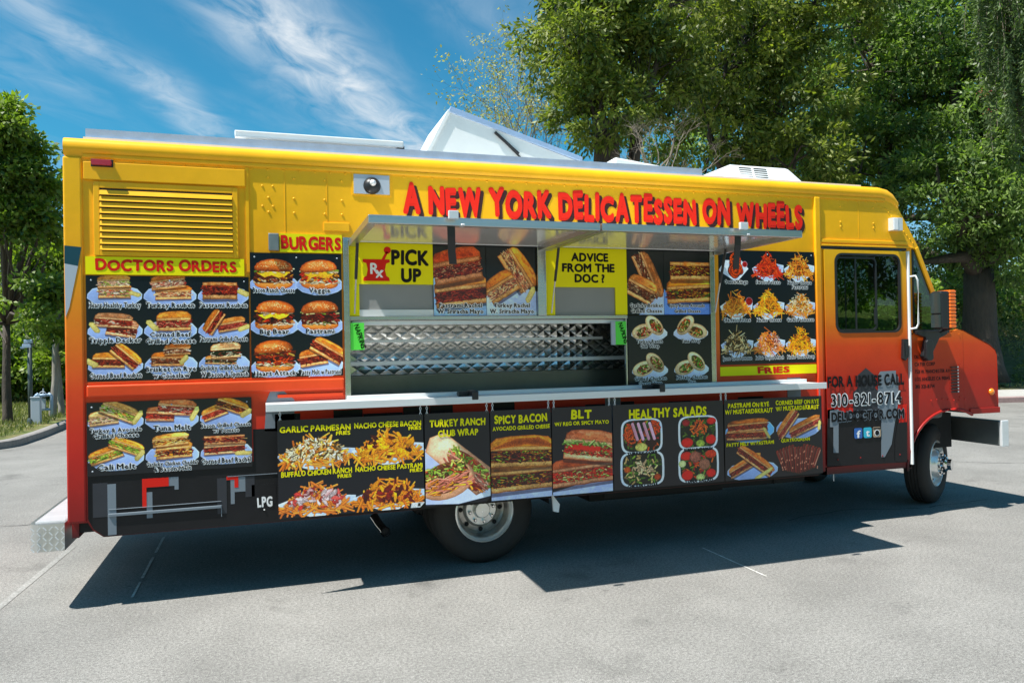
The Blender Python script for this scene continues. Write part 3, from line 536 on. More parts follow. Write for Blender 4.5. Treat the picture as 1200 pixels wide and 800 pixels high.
# camera plate, small boxes, exterior lamp
cpb = MB(); cpb.box(.632, .915, -.006, 0, 2.765, 2.925, 1); cpb.box(.645, .902, -.009, -.006, 2.775, 2.915, 0)
cpl = cpb.build('lamp_plate', [M['lgrey'], M['gold']], truck, bevel=.002)
ld = MB(); ld.lathe([(.005, .03), (.03, .03), (.045, .015), (.062, 0), (.062, -.004)], (.775, -.012, 2.835), (0, -1, 0), 24); ld.build('dark_dome', M['blackpl'], cpl, smooth=True)
le = MB(); le.lathe([(.001, .022), (.018, .018), (.024, 0)], (.778, -.04, 2.85), (0, -1, 0), 20); le.build('lens', M['alu_light'], cpl, smooth=True)
b = MB(); b.box(.055, .125, -.03, 0, 2.35, 2.47); b.build('junction_box', M['dsteel'], truck, bevel=.006)
b = MB(); b.box(5.49, 5.60, -.06, 0, 2.655, 2.77, 0); b.box(5.495, 5.545, -.064, -.06, 2.66, 2.765, 1); b.build('side_lamp', [M['alu_light'], M['white']], truck, bevel=.008)

# title lettering, letter by letter
tb = MB(); words = "A NEW YORK DELICATESSEN ON WHEELS"
text(tb, words, 1.0, 4.535, 2.652, .188, -.0030, 1, XFAT+.014, jit=.85, space=.05, seed=11, dx=.026, dz=-.018)
text(tb, words, 1.0, 4.535, 2.660, .188, -.0052, 0, XFAT+.014, jit=.85, space=.05, seed=11)
tb.build('title_lettering', [M['titlered'], M['brownp']], truck)

# skyline graphics on the lower side
sk = MB(); MATS = [M['dark'], M['dark2'], M['grey'], M['lgrey'], M['redp']]
def dec(pts, mi, lay, Y=-.001): sk.prism(pts, Y-.0012*lay-.0008, Y-.0012*lay, mi)
def drect(x0, x1, z0, z1, mi, lay, Y=-.001): dec([(x0, z0), (x1, z0), (x1, z1), (x0, z1)], mi, lay, Y)
dec([(-1.078, .59), (-1.05, .53), (-.985, .475), (.08, .475), (.08, 1.12), (-.065, 1.12), (-.065, .9), (-1.078, .9)], 0, 0)
for x0, x1, z0, z1, mi in ((-.965, -.915, .48, .81, 2), (-1.05, -.965, .6, .82, 1), (-.76, -.60, .772, .83, 4), (-.60, -.565, .772, .83, 2), (-.76, -.735, .64, .772, 4), (-.735, -.70, .57, .74, 2), (-.565, -.54, .745, .83, 2), (-.30, -.24, .56, .80, 1), (-.215, -.12, .70, .80, 2), (-.24, -.165, .785, .81, 4), (-.19, -.165, .73, .785, 4), (-.215, -.19, .62, .70, 2), (-.12, -.06, .66, .80, 1), (-.08, .08, .60, .74, 0)):
    drect(x0, x1, z0, z1, mi, 2 if mi == 4 else 1)
dec([sp(310, 505), sp(312, 470), sp(318, 455), sp(322, 446), sp(330, 456), sp(345, 468), sp(345, 505)], 2, 0, -.001)
drect(.08, 4.66, .475, .62, 0, 0)
rgs = random.Random(4); x = .08
while x < 4.6:
    w_ = rgs.uniform(.12, .34); mi = rgs.choice([0, 0, 0, 1, 2, 0]); drect(x, min(4.655, x+w_-.003), .62, rgs.uniform(1.13, 1.25), mi, 0); x += w_
drect(4.34, 4.48, .62, 1.34, 2, 1); drect(3.68, 3.95, 1.22, 1.265, 4, 1)
sk.build('skyline_graphic', MATS, truck)
ls = MB(); ls.box(-.96, -.275, -.012, 0, .600, .618); ls.box(-.96, -.275, -.006, 0, .643, .647); ls.box(-.277, -.272, -.006, 0, .54, .618)
ls.build('locker_hinge', M['grey'], truck, bevel=.002)
ls = MB(); ls.box(-.235, .09, -.006, 0, .806, .810); ls.build('hatch_edge', M['grey'], truck)
lp = MB(); text(lp, 'LPG', -.045, .055, .588, .062, -.0060, 0, XFAT, jit=.6, seed=2); lp.box(-.004, .005, -.008, 0, .560, .568); lp.build('gas_lettering', M['white'], truck)

# ------------------------------------------------------------------ printed menu panels fixed to the side
def screws(b, x0, x1, z0, z1, y):
    for x in (x0+.03, (x0+x1)/2, x1-.03):
        for z in (z0+.03, z1-.03): b.dome((x, y, z), .006, .004)
def caption(mb, cv, lines, cx, z, wmax, h, y, ox, oz, chh=1.25):
    """black caption on its printed white halo"""
    outer = mb; mb = MB(); outer.subs.append(mb)
    for i, s in enumerate(lines):
        w_ = min(wmax, len(s)*h*.74); zz = z-i*h*1.42
        text(mb, s, cx-w_/2, cx+w_/2, zz, h, y-.0004, 1, .15, lay=FAT, space=.07, res='lo', jit=.15); text(mb, s, cx-w_/2, cx+w_/2, zz, h, y-.0016, 0, FAT, space=.07, res='lo', jit=.15)
def menu_panel(name, label, x0, x1, z0, z1, paint, y=-.006, th=.004, parent=truck, top=False):
    cv = Canvas(x1-x0, z1-z0); t_ = MB(); paint(cv, t_, x0, z0, x1, z1, y-.0012)
    o = printed_board(name, cv, x0, z0, x1, z1, y, th, parent); tag(o, label)
    for sb in t_.subs+([t_] if t_.v else []): sb.build('lettering', [M['black'], M['white'], M['yellow'], M['redp']], o)
    s_ = MB(); screws(s_, x0, x1, z0, z1, y)
    if not top: tag(s_.build('screws', M['lgrey'], o, smooth=True), kind='stuff')
    return o
TOAST, LITE, DARKT = (.84, .60, .34), (.90, .76, .60), (.72, .45, .22)
def p_orders(cv, t_, x0, z0, x1, z1, y):
    W_, H_ = (x1-x0)/3, (z1-z0)/3; h = .037; cv.fs = 1.0
    def cell(i, j): return W_*(i+.5), H_*(2.5-j)+.025
    for j in range(3):
        for i in range(3): cx, cy = cell(i, j); cv.plate(cx, cy-.045, W_*1.0, H_*.62)
    cx, cy = cell(0, 0); cv.half(cx, cy-.015, .19, .085, 0, TURKEY+[(.9, .35, .25)], TOAST); cv.half(cx-.005, cy+.045, .19, .07, .04, TURKEY, TOAST); cv.pickle(cx+.12, cy-.03, .08, .03, -.3)
    cx, cy = cell(1, 0); cv.half(cx+.02, cy-.025, .22, .08, .02, TURKEYR, DARKT); cv.half(cx-.01, cy+.045, .21, .08, .12, TURKEY[:3]+CORNED[:1], DARKT)
    cx, cy = cell(2, 0); cv.half(cx-.02, cy+.01, .22, .145, .0, PASTRAMI+[(.25, .1, .05)], DARKT, n=90, top=False); cv.pickle(cx+.13, cy-.02, .09, .04, -.4)
    cx, cy = cell(0, 1); cv.half(cx+.04, cy-.03, .18, .10, -.18, PASTRAMI+[(.88, .8, .7)], (.76, .6, .5)); cv.half(cx-.01, cy+.02, .22, .08, -.08, PASTRAMI+[(.9, .84, .74)], (.74, .58, .46)); cv.pickle(cx-.12, cy-.02, .09, .035, -.9)
    cx, cy = cell(1, 1); cv.half(cx+.02, cy+.01, .21, .11, .02, CORNED+[(.92, .8, .6)], (.88, .62, .32)); cv.pickle(cx-.11, cy-.01, .10, .04, -.8)
    cx, cy = cell(2, 1); cv.half(cx+.05, cy-.01, .18, .075, .18, CORNED, (.88, .62, .36)); cv.half(cx-.06, cy+.01, .17, .07, 1.0, PASTRAMI, (.86, .56, .28)); cv.pickle(cx+.13, cy-.03, .09, .035, .4)
    cx, cy = cell(0, 2); cv.half(cx-.04, cy-.01, .19, .085, -.03, PASTRAMI, (.84, .58, .28)); cv.half(cx+.06, cy+.02, .19, .08, -.75, PASTRAMI, (.88, .62, .30)); cv.pickle(cx-.14, cy-.02, .09, .04, -.5)
    cx, cy = cell(1, 2); cv.half(cx-.02, cy-.01, .20, .08, -.02, BRISK, DARKT); cv.half(cx+.04, cy+.055, .16, .065, .03, BRISK+[(.9, .85, .75)], (.62, .40, .22)); cv.pickle(cx+.08, cy-.01, .08, .035, .9)
    cx, cy = cell(2, 2); cv.half(cx-.02, cy-.02, .20, .05, -.05, SPIN, (.85, .58, .34)); cv.half(cx+.01, cy+.04, .19, .09, .05, SPIN, LITE)
    L = [[['Heart Healthy Turkey'], ['Turkey Reuben'], ['Pastrami Reuben']], [['Tripple Decker'], ['Corned Beef', 'Grilled Cheese'], ['Pastrami Grilled Cheese']], [['Corned Beef Reuben'], ['Brisket on Rye', 'w Coleslaw'], ['Garlicky Grilled Cheese', 'W Bacon & Spinach']]]
    for j in range(3):
        for i in range(3):
            cx, cy = cell(i, j); n_ = len(L[j][i]); caption(t_, cv, L[j][i], x0+cx, z0+cy-.118+(n_-1)*.034, W_*.93, h*.84, y, x0, z0)
menu_panel('menu_panel', 'doctors orders panel of nine sandwiches', -1.072, -.078, 1.478, 2.165, p_orders)
def p_melts(cv, t_, x0, z0, x1, z1, y):
    W_, H_ = (x1-x0)/3, (z1-z0)/2; cv.fs = 1.0
    def cell(i, j): return W_*(i+.5), H_*(1.5-j)+.03
    for j in range(2):
        for i in range(3): cx, cy = cell(i, j); cv.plate(cx, cy-.045, W_*1.0, H_*.62)
    cx, cy = cell(0, 0); cv.half(cx-.07, cy-.02, .17, .08, .1, TURKEY, (.72, .62, .46)); cv.half(cx+.02, cy+.02, .22, .085, -.42, VEG+TURKEY, (.80, .66, .44)); cv.pickle(cx+.13, cy-.02, .11, .035, 1.0)
    cx, cy = cell(1, 0); cv.half(cx-.07, cy-.01, .17, .08, -.05, CORNED+[(.9, .3, .2)], (.80, .5, .36)); cv.half(cx+.03, cy+.03, .23, .09, -.12, CORNED+[(.9, .8, .7)], (.84, .56, .40)); cv.pickle(cx+.14, cy-.01, .11, .035, 1.1)
    cx, cy = cell(2, 0); cv.half(cx-.07, cy-.01, .16, .07, .35, [(.85, .30, .15)]+CORNED, (.90, .64, .34)); cv.half(cx+.04, cy+.03, .20, .075, -.38, BACON, (.88, .62, .30)); cv.pickle(cx+.13, cy-.02, .09, .04, .6)
    cx, cy = cell(0, 1); cv.half(cx-.06, cy-.02, .20, .075, .3, VEG, (.88, .62, .30)); cv.half(cx+.06, cy+.03, .20, .07, -.40, VEG+[(.45, .6, .2)], (.88, .64, .32)); cv.pickle(cx+.14, cy-.03, .09, .035, .9)
    cx, cy = cell(1, 1); cv.half(cx+.01, cy-.015, .22, .095, .05, BACON+CHKN, (.90, .66, .34)); cv.half(cx-.01, cy+.055, .22, .07, .08, CHKN+[(.3, .15, .1)], (.88, .68, .40))
    cx, cy = cell(2, 1); cv.half(cx-.01, cy-.015, .26, .075, .02, PASTRAMI, LITE); cv.half(cx-.01, cy+.05, .26, .075, .0, PASTRAMI+[(.9, .6, .4)], (.70, .45, .30), top=False); cv.pickle(cx+.11, cy-.055, .12, .03, 0)
    L = [[['Turkey & Avocado', 'Grilled Cheese'], ['Tuna Melt'], ['Bacon Grilled Cheese', 'w/ Tomato']], [['Cali Melt'], ['Garlicky Chicken Cheddar', '& Bacon Melt'], ['Corned Beef Rachel']]]
    for j in range(2):
        for i in range(3):
            cx, cy = cell(i, j); big = (i == 1 and j == 0) or (i == 0 and j == 1) or (i == 2 and j == 1); h = .034 if big else .026; caption(t_, cv, L[j][i], x0+cx, z0+cy-.112+(0 if big else .006), W_*.95, h, y, x0, z0)
menu_panel('menu_panel', 'lower rear panel of six melts', -1.078, -.072, .868, 1.342, p_melts, y=-.008)
def p_burgers(cv, t_, x0, z0, x1, z1, y):
    W_, H_ = (x1-x0)/2, (z1-z0)/3; k = 0
    for j in range(3):
        for i in range(2):
            cx, cy = W_*(i+.5), H_*(2.5-j)+.012
            if k < 5: cv.burger(cx, cy-.01, .245, [0, 1, 2, 3, 4][k])
            else:
                cv.plate(cx, cy-.08, W_*1.0, H_*.6); cv.half(cx-.05, cy-.03, .19, .10, .15, PASTRAMI, (.86, .56, .30)); cv.half(cx+.05, cy+.02, .24, .10, -.55, PASTRAMI, (.84, .52, .26))
            k += 1
    for k, s in enumerate(['Bacon Ranch Cheese', 'Veggie', 'Big Bear', 'Pastrami', 'Heart Attack', 'Patty Melt w Pastrami']):
        i, j = k % 2, k//2; caption(t_, cv, [s], x0+W_*(i+.5), z0+H_*(2.5-j)-.130, W_*.9, .033, y, x0, z0)
menu_panel('menu_panel', 'burgers panel of six pictures', -.068, .548, 1.472, 2.335, p_burgers, y=-.010)
def p_fries(cv, t_, x0, z0, x1, z1, y):
    W_, H_ = (x1-x0)/3, (z1-z0)/3
    FR = [(.86, .56, .24), (.92, .66, .34), (.78, .46, .18)]
    spec = [('ring',), ([(.78, .28, .12), (.66, .20, .10), (.84, .36, .16)], (), 0), (FR, [(.92, .58, .16), (.50, .16, .08), (.9, .45, .1)], 46), (FR, (), 0), ([(.95, .62, .20), (.90, .52, .14), (.95, .70, .30)], [(.97, .65, .15)], 20), ([(.85, .60, .30), (.80, .50, .22)], [(.93, .87, .74), (.85, .78, .62), (.96, .92, .84)], 110), ([(.72, .60, .42), (.25, .18, .12), (.85, .76, .60)], [(.10, .09, .07), (.88, .80, .66)], 44), ([(.88, .50, .26), (.85, .58, .32)], [(.85, .72, .74), (.72, .40, .36), (.93, .86, .86)], 60), ([(.96, .64, .16), (.92, .56, .12)], [(.30, .12, .06), (.97, .70, .2)], 34)]
    for k, s in enumerate(spec):
        i, j = k % 3, k//3; cx, cy = W_*(i+.5), H_*(2.5-j)+.03
        if s[0] == 'ring': cv.rings(cx-.02, cy, .27, .22)
        else: cv.fries(cx, cy+.0, .285, .225, s[0], s[1], s[2], n=130)
        if k == 3: cv.ell(cx+.13, cy+.02, .035, .035, (.50, .05, .07), edge=(.85, .85, .9), ew=.003)
    for k, L in enumerate([['Onion Rings'], ['Sweet Potato'], ['Nacho Cheese', 'Pastrami'], ['Classic Fries'], ['Nacho Cheese'], ['Garlic Parmesan'], ['Bacon Garlic Parmesan'], ['Buffalo Chicken & Ranch'], ['Nacho Cheese Bacon']]):
        i, j = k % 3, k//3; caption(t_, cv, L, x0+W_*(i+.5), z0+H_*(2.5-j)-.122, W_*.90, .029, y, x0, z0)
menu_panel('menu_panel', 'fries panel of nine pictures', 3.668, 4.645, 1.468, 2.44, p_fries, y=-.010)
def banner(s, label, x0, x1, z0, z1, tx0, tx1, tz, th_, y=-.012, mi=3):
    b = MB(); b.box(x0, x1, y, -.002, z0, z1); o = b.build('heading_banner', M['yellow'], truck); tag(o, label)
    t_ = MB(); text(t_, s, tx0, tx1, tz, th_, y-.0022, 0, XFAT, jit=.7, space=.03, seed=5); t_.build('lettering', M['redp'], o)
banner('DOCTORS ORDERS', 'yellow doctors orders heading', -1.072, -.105, 2.172, 2.288, -1.015, -.155, 2.20, .066)
banner('BURGERS', 'yellow burgers heading', .13, .555, 2.342, 2.472, .138, .548, 2.365, .083)
banner('FRIES', 'yellow fries heading', 3.66, 4.645, 1.375, 1.452, 4.03, 4.36, 1.388, .050)
b = MB(); b.box(.43, .61, -.008, 0, 2.50, 2.56); b.build('access_plate', M['gold'], truck, bevel=.003)

# ------------------------------------------------------------------ serving window
wf = MB()
wf.box(.560, .600, -.03, .02, 1.28, 2.455); wf.box(.600, 3.64, -.02, .02, 2.425, 2.455); wf.box(.60, 2.80, -.02, .03, 1.865, 1.892); wf.box(2.03, 2.10, -.035, .02, 1.892, 2.425)
wf.box(3.575, 3.62, -.02, .02, 1.28, 2.425); wf.box(2.785, 2.80, -.012, .02, 1.28, 1.865)
win = wf.build('window_frame', M['steel'], truck, bevel=.004)
b = MB(); b.box(3.622, 3.662, -.012, .0, 1.30, 2.44); b.build('window_post', M['wrap'], truck, bevel=.004)
def poster(name, label, x0, x1, z0, z1, paint, y=-.004): return menu_panel(name, label, x0, x1, z0, z1, paint, y=y, th=.01, top=True)
# pick up sign with the mortar and pestle
b = MB(); b.prism([(.602, 1.895), (.672, 1.895), (.672, 2.125), (1.214, 2.125), (1.214, 2.423), (.602, 2.423)], -.004, .01)
pu = b.build('pick_up_sign', M['yellow'], truck); tag(pu, 'yellow pick up sign with red mortar and pestle')
t_ = MB(); text(t_, 'PICK', .905, 1.185, 2.272, .098, -.0062, 0, XFAT, jit=.5, space=.05); text(t_, 'UP', .975, 1.125, 2.145, .092, -.0062, 0, XFAT, jit=.5, space=.06); t_.build('lettering', M['black'], pu)
mo = MB()
mo.prism([(.70, 2.305), (.892, 2.305), (.895, 2.285), (.868, 2.275), (.858, 2.23), (.868, 2.185), (.888, 2.172), (.892, 2.148), (.702, 2.148), (.704, 2.172), (.726, 2.185), (.735, 2.23), (.726, 2.275), (.70, 2.285)], -.0064, -.0050)
mo.prism([(.835, 2.305), (.858, 2.305), (.885, 2.36), (.868, 2.362)], -.0064, -.0050); mo.prism(arc(.878, 2.372, .026, 0, 345, 16), -.0064, -.0050)
mo.build('mortar_emblem', M['redp'], pu)
t_ = MB(); text(t_, 'R', .752, .815, 2.20, .075, -.0080, 0, FAT); text(t_, 'x', .79, .845, 2.175, .075, -.0080, 0, FAT); t_.prism([(.79, 2.17), (.802, 2.17), (.85, 2.225), (.838, 2.225)], -.0084, -.0070); t_.build('prescription_lettering', M['white'], pu)
b = MB(); b.box(.672, 1.214, .012, .02, 1.893, 2.125); b.build('serving_hatch', M['greycloth'], truck); b = MB(); b.box(.672, 1.214, -.002, .012, 1.893, 1.94); b.build('hatch_sill', M['alu_light'], truck)
def p_rachel1(cv, t_, x0, z0, x1, z1, y):
    w, h = x1-x0, z1-z0; cv.poly([(0, 0), (w, 0), (w, h*.22), (w*.5, h*.55), (0, h*.6)], (.62, .74, .88), nz=.02)
    cv.half(w*.52, h*.32, w*1.0, h*.36, .12, PASTRAMI, (.80, .55, .30), n=120); cv.half(w*.45, h*.68, w*.92, h*.40, .18, PASTRAMI+[(.75, .62, .5)], (.62, .30, .18), n=150)
    for i, s in enumerate(('Pastrami Rachel', 'W. Sriracha Mayo')): caption(t_, cv, [s], (x0+x1)/2, z0+.062-i*.045, w*.93, .030, y, x0, z0)
def p_rachel2(cv, t_, x0, z0, x1, z1, y):
    w, h = x1-x0, z1-z0; cv.poly([(0, 0), (w, 0), (w, h*.35), (w*.6, h*.42), (0, h*.3)], (.70, .76, .90), nz=.02)
    cv.half(w*.62, h*.66, w*.85, h*.30, -1.0, TURKEYR, (.86, .58, .28), n=110); cv.half(w*.30, h*.40, w*.62, h*.30, .55, TURKEYR, (.88, .58, .24), n=90); cv.pickle(w*.88, h*.30, w*.36, h*.09, 1.1)
    for i, s in enumerate(('Turkey Rachel', 'W. Sriracha Mayo')): caption(t_, cv, [s], (x0+x1)/2, z0+.062-i*.045, w*.93, .030, y, x0, z0)
poster('menu_poster', 'pastrami rachel poster', 1.217, 1.622, 1.895, 2.423, p_rachel1); poster('menu_poster', 'turkey rachel poster', 1.625, 2.027, 1.895, 2.423, p_rachel2)
b = MB(); b.prism([(2.103, 1.895), (2.182, 1.895), (2.182, 2.115), (2.705, 2.115), (2.705, 1.895), (2.808, 1.895), (2.808, 2.423), (2.103, 2.423)], -.004, .01)
ad = b.build('advice_sign', M['yellow'], truck); tag(ad, 'yellow sign reading need advice from the doc')
t_ = MB()
for s, a, c, z in (('NEED', 2.36, 2.62, 2.405), ('ADVICE', 2.325, 2.645, 2.322), ('FROM THE', 2.245, 2.70, 2.238), ('DOC ?', 2.35, 2.61, 2.155)):
    if s != 'NEED': t_ = MB(); text(t_, s, a, c, z, .060, -.0062, 0, XFAT, jit=.4, space=.03, seed=9); t_.build('lettering', M['black'], ad)

b = MB(); b.box(2.182, 2.705, .012, .02, 1.893, 2.115); b.build('serving_hatch', M['greycloth'], truck)
def p_brisket(cv, t_, x0, z0, x1, z1, y):
    w, h = x1-x0, z1-z0; cv.poly([(w*.3, 0), (w, 0), (w, h*.35), (w*.8, h*.3)], (.72, .78, .9), nz=.02)
    cv.half(w*.55, h*.60, w*1.2, h*.26, -1.15, BRISK, (.78, .55, .36), n=110); cv.half(w*.36, h*.38, w*.80, h*.30, -.45, BRISK, (.86, .60, .36), n=110)
    for i, s in enumerate(('Garlicky Brisket', 'Grilled Cheese')): caption(t_, cv, [s], (x0+x1)/2, z0+.062-i*.045, w*.93, .028, y, x0, z0)
def p_avocado(cv, t_, x0, z0, x1, z1, y):
    w, h = x1-x0, z1-z0; cv.poly([(0, 0), (w, 0), (w, h*.18), (w*.2, h*.25), (0, h*.4)], (.45, .58, .82), nz=.02)
    cv.half(w*.55, h*.36, w*.98, h*.34, .05, BACON+[(.45, .62, .25)], (.95, .62, .26), n=120); cv.half(w*.58, h*.72, w*.88, h*.36, .0, BACON+[(.25, .08, .06), (.8, .75, .35)], (.92, .66, .34), n=130, top=False)
    for i, s in enumerate(('Spicy Bacon Avocado', 'Grilled Cheese')): caption(t_, cv, [s], (x0+x1)/2, z0+.062-i*.045, w*.9, .024, y, x0, z0)
poster('menu_poster', 'garlicky brisket poster', 2.811, 3.142, 1.895, 2.423, p_brisket); poster('menu_poster', 'spicy bacon avocado poster', 3.145, 3.573, 1.895, 2.423, p_avocado)
def p_wraps(cv, t_, x0, z0, x1, z1, y):
    W_, H_ = (x1-x0)/2, (z1-z0)/2
    for k, L in enumerate([['Turkey Ranch', 'Club Wrap'], ['Tuna Wrap'], ['Grilled Chicken', 'Caesar Wrap'], ['Buffalo Chicken', 'Wrap']]):
        i, j = k % 2, k//2; cx, cy = W_*(i+.5), H_*(1.5-j)+.045; cv.wrap(cx, cy, .30, .20, 1 if k != 1 else -1, None if k in (0, 2) else [(.40, .55, .20), (.30, .45, .15), (.85, .75, .5), (.8, .4, .2)])
        caption(t_, cv, L, x0+cx, z0+cy-.118, W_*.8, .027, y, x0, z0)
poster('menu_panel', 'panel of four wraps', 2.803, 3.572, 1.285, 1.888, p_wraps, y=-.016)
# recess with quilted wall
rc = MB(); rc.box(.600, 3.62, .02, .62, 1.868, 1.888); rc.box(.600, 3.62, .02, .62, 1.268, 1.285); rc.box(.585, .600, .02, .62, 1.285, 1.868); rc.box(3.62, 3.635, .02, .62, 1.285, 1.868); rc.box(.6, 3.62, .605, .62, 1.285, 1.868)
rc.build('serving_recess', M['steel'], truck)
b = MB(); b.box(.602, 3.618, .40, .60, 1.286, 1.445); b.build('griddle_front', mat('dull_olive_steel', (.13, .135, .11), .35, .6, var=.15, bump=.05, bscale=5), truck)
q = MB(); dx, dz = .118, .085; yq = .600; ht = .0095
nx = int((3.62-.6)/dx); nz_ = 10
for i in range(-1, nx*1+1):
    for j in range(-1, 6):
        for (ox, oz) in ((0, 0), (dx/2, dz/2)):
            cx, cz = .6+dx*(i+.5)+ox, 1.45+dz*(j+.5)+oz
            if cx-dx/2 < .602 or cx+dx/2 > 3.615 or cz-dz/2 < 1.40 or cz+dz/2 > 1.91: continue
            mid = (cx, yq-ht, cz); P_ = [(cx-dx/2, yq, cz), (cx, yq, cz-dz/2), (cx+dx/2, yq, cz), (cx, yq, cz+dz/2)]
            M2 = [((a[0]+cx)/2, yq-ht*.58, (a[2]+cz)/2) for a in P_]
            q.add(P_+M2+[mid], [(0, 1, 5, 4), (1, 2, 6, 5), (2, 3, 7, 6), (3, 0, 4, 7), (4, 5, 8), (5, 6, 8), (6, 7, 8), (7, 4, 8)])
q.build('quilted_wall', M['quilt'], truck)
for z, x1_, th_ in ((1.712, 2.75, .016), (1.535, 3.1, .026)):
    b = MB(); b.box(.62, x1_, .36, .48, z, z+.006); b.box(.62, x1_, .345, .36, z-.006, z+th_); b.build('shelf_rail', M['alu_light'], truck, bevel=.003)
b = MB(); b.box(.62, 3.6, .02, .10, 1.83, 1.862); b.build('upper_ledge', M['alu_light'], truck, bevel=.004)
for x0, x1_, z0, z1 in ((.602, .70, 1.652, 1.845), (2.69, 2.785, 1.655, 1.842)):
    b = MB(); b.box(x0, x1_, -.022, -.019, z0, z1); o = b.build('napkins_card', M['green'], truck); tag(o, 'bright green napkins card')
    t_ = MB(); text(t_, 'NAPKINS', 0, z1-z0-.02, -.02, .040, 0, 0, FAT, jit=.3)
    t_.v = [(x0+.035+(x)*.22+z_*.9+.012, -.0235, z1-.014-x) if False else (x0+.022+x*.30+z_*.85+.02, -.0240, z1-.012-x*.98+z_*.25) for x, y_, z_ in t_.v]
    t_.build('lettering', M['black'], o)
b = MB(); b.box(2.655, 2.69, -.021, -.004, 1.655, 1.842); b.build('card_holder', M['lgrey'], truck)
# counter shelf
ct = MB(); ct.box(.02, 4.52, -.27, -.012, 1.288, 1.300); ct.box(.02, 4.52, -.282, -.27, 1.255, 1.306); ct.box(.03, .05, -.27, -.01, 1.262, 1.288); ct.box(4.48, 4.5, -.27, -.01, 1.262, 1.288)
ct.box(.57, 4.5, -.06, -.012, 1.300, 1.328); ct.box(.57, 3.62, -.012, .03, 1.300, 1.316)
for i in range(5): ct.box(.1+i*1.05, .14+i*1.05, -.27, -.01, 1.262, 1.288)
cnt = ct.build('counter_shelf', M['alu_light'], truck, bevel=.003)
for x in (1.42, 2.93):
    b = MB(); b.box(x-.075, x+.04, -.20, -.13, 1.302, 1.335); b.box(x+.0, x+.05, -.288, -.13, 1.28, 1.345); b.build('latch', M['blackpl'], cnt, bevel=.008)
# raised flaps
def flap(x0, x1):
    L = 1.06; z = 2.430
    f = MB(); f.box(x0, x1, -L, -L+.05, z-.038, z+.012); f.box(x0, x0+.05, -L+.05, -.03, z-.038, z+.012); f.box(x1-.05, x1, -L+.05, -.03, z-.038, z+.012); f.box(x0+.05, x1-.05, -.06, -.03, z-.010, z+.012)
    o = f.build('serving_flap', M['alu'], truck, bevel=.004)
    s_ = MB(); s_.box(x0+.05, x1-.05, -L+.05, -.06, z-.006, z+.010); s_.build('flap_underside', M['mirror_steel'], o)
    h = MB(); h.tube([(x0+.02, -.022, z+.004), (x1-.02, -.022, z+.004)], .010, 8); h.build('hinge', M['steel'], o)
    return o
for x0, x1 in ((.602, 2.085), (2.10, 3.66)):
    f = flap(x0, x1); mx_ = x0+.50 if x0 < 1 else x1-.52
    b = MB(); pts = [(mx_, -1.04, 2.41), (mx_+.004, -1.03, 2.33), (mx_+.012, -1.0, 2.24), (mx_+.026, -.97, 2.17)]
    L_ = .17 if x0 < 1 else .0
    for i in range(3):
        a, c = pts[i], pts[i+1]; b.add([(a[0]-.024, a[1], a[2]), (a[0]+.024, a[1], a[2]), (c[0]+.024, c[1], c[2]), (c[0]-.024, c[1], c[2]), (a[0]-.024, a[1]+.006, a[2]), (a[0]+.024, a[1]+.006, a[2]), (c[0]+.024, c[1]+.006, c[2]), (c[0]-.024, c[1]+.006, c[2])], [(0, 1, 2, 3), (7, 6, 5, 4), (0, 4, 5, 1), (1, 5, 6, 2), (2, 6, 7, 3), (3, 7, 4, 0)])
    b.build('pull_strap', M['blackpl'], f)
    b = MB(); b.box(mx_-.03, mx_+.03, -1.115, -1.09, 2.425, 2.475); b.lathe([(.03, 0), (.035, .012), (.01, .02)], (mx_+.07, -1.03, 2.41), (0, 0, -1), 12); b.build('flap_latch', M['alu_light'], f, bevel=.003)
    for sx in ((x0+.03,) if x0 < 1 else (x0+.035, x1-.06)):
        b = MB(); b.tube([(sx, -.045, 1.91), (sx+.01, -.20, 2.42)], .006, 8); b.tube([(sx+.004, -.12, 2.15), (sx+.01, -.20, 2.42)], .011, 8, 1); b.build('gas_strut', [M['steel'], M['blackpl']], f)
# roof fittings
rp_ = MB(); rp_.box(-1.09, 3.62, .14, .146, 3.05, 3.155); rp_.box(-1.09, 3.62, .146, .17, 3.148, 3.155)
for i in range(4): rp_.box(-1.09+i*1.3, -1.07+i*1.3, .146, .17, 3.05, 3.15)
rp_.build('roof_rail', M['galv'], truck)
b = MB(); b.box(-.16, 1.05, .20, .95, 3.185, 3.232); b.box(-.09, -.07, .25, .27, 3.06, 3.19); b.box(1.0, 1.06, .22, .28, 3.16, 3.205, 1); b.build('roof_vent_cover', [M['whitem'], M['blackpl']], truck, bevel=.008)
# raised exhaust hatch: a white hood standing open on the roof
def up_(px, py, Y): x_, z_ = sp(px, py, Y); return (x_, Y, z_)
A_, B_, C_ = up_(488, 176, .9), up_(528, 127, .9), up_(680, 186, .9)
h = MB()
sx0, sz0, ax, az, ex_, ez_ = A_[0], 3.07, B_[0], B_[2], C_[0], C_[2]
h.prism([(sx0-.03, 3.07), (ax, az-.03), (ex_, ez_-.03), (ex_, 3.07)], .91, .925); h.prism([(sx0-.03, 3.07), (ax, az-.03), (ex_, ez_-.03), (ex_, 3.07)], 1.7, 1.715)
hat = h.build('roof_hatch', M['whitem'], truck)
h = MB(); h.prism([(ax-.02, az-.03), (ax, az+.015), (ex_+.02, ez_+.015), (ex_+.02, ez_-.03)], .89, 1.74); h.build('hatch_lid', M['galv'], hat, bevel=.004)
h = MB(); h.prism([(sx0-.06, 3.07), (ax-.02, az-.01), (ax+.0, az-.03), (sx0-.03, 3.07)], .895, 1.735); h.build('hatch_flap', M['whitem'], hat)
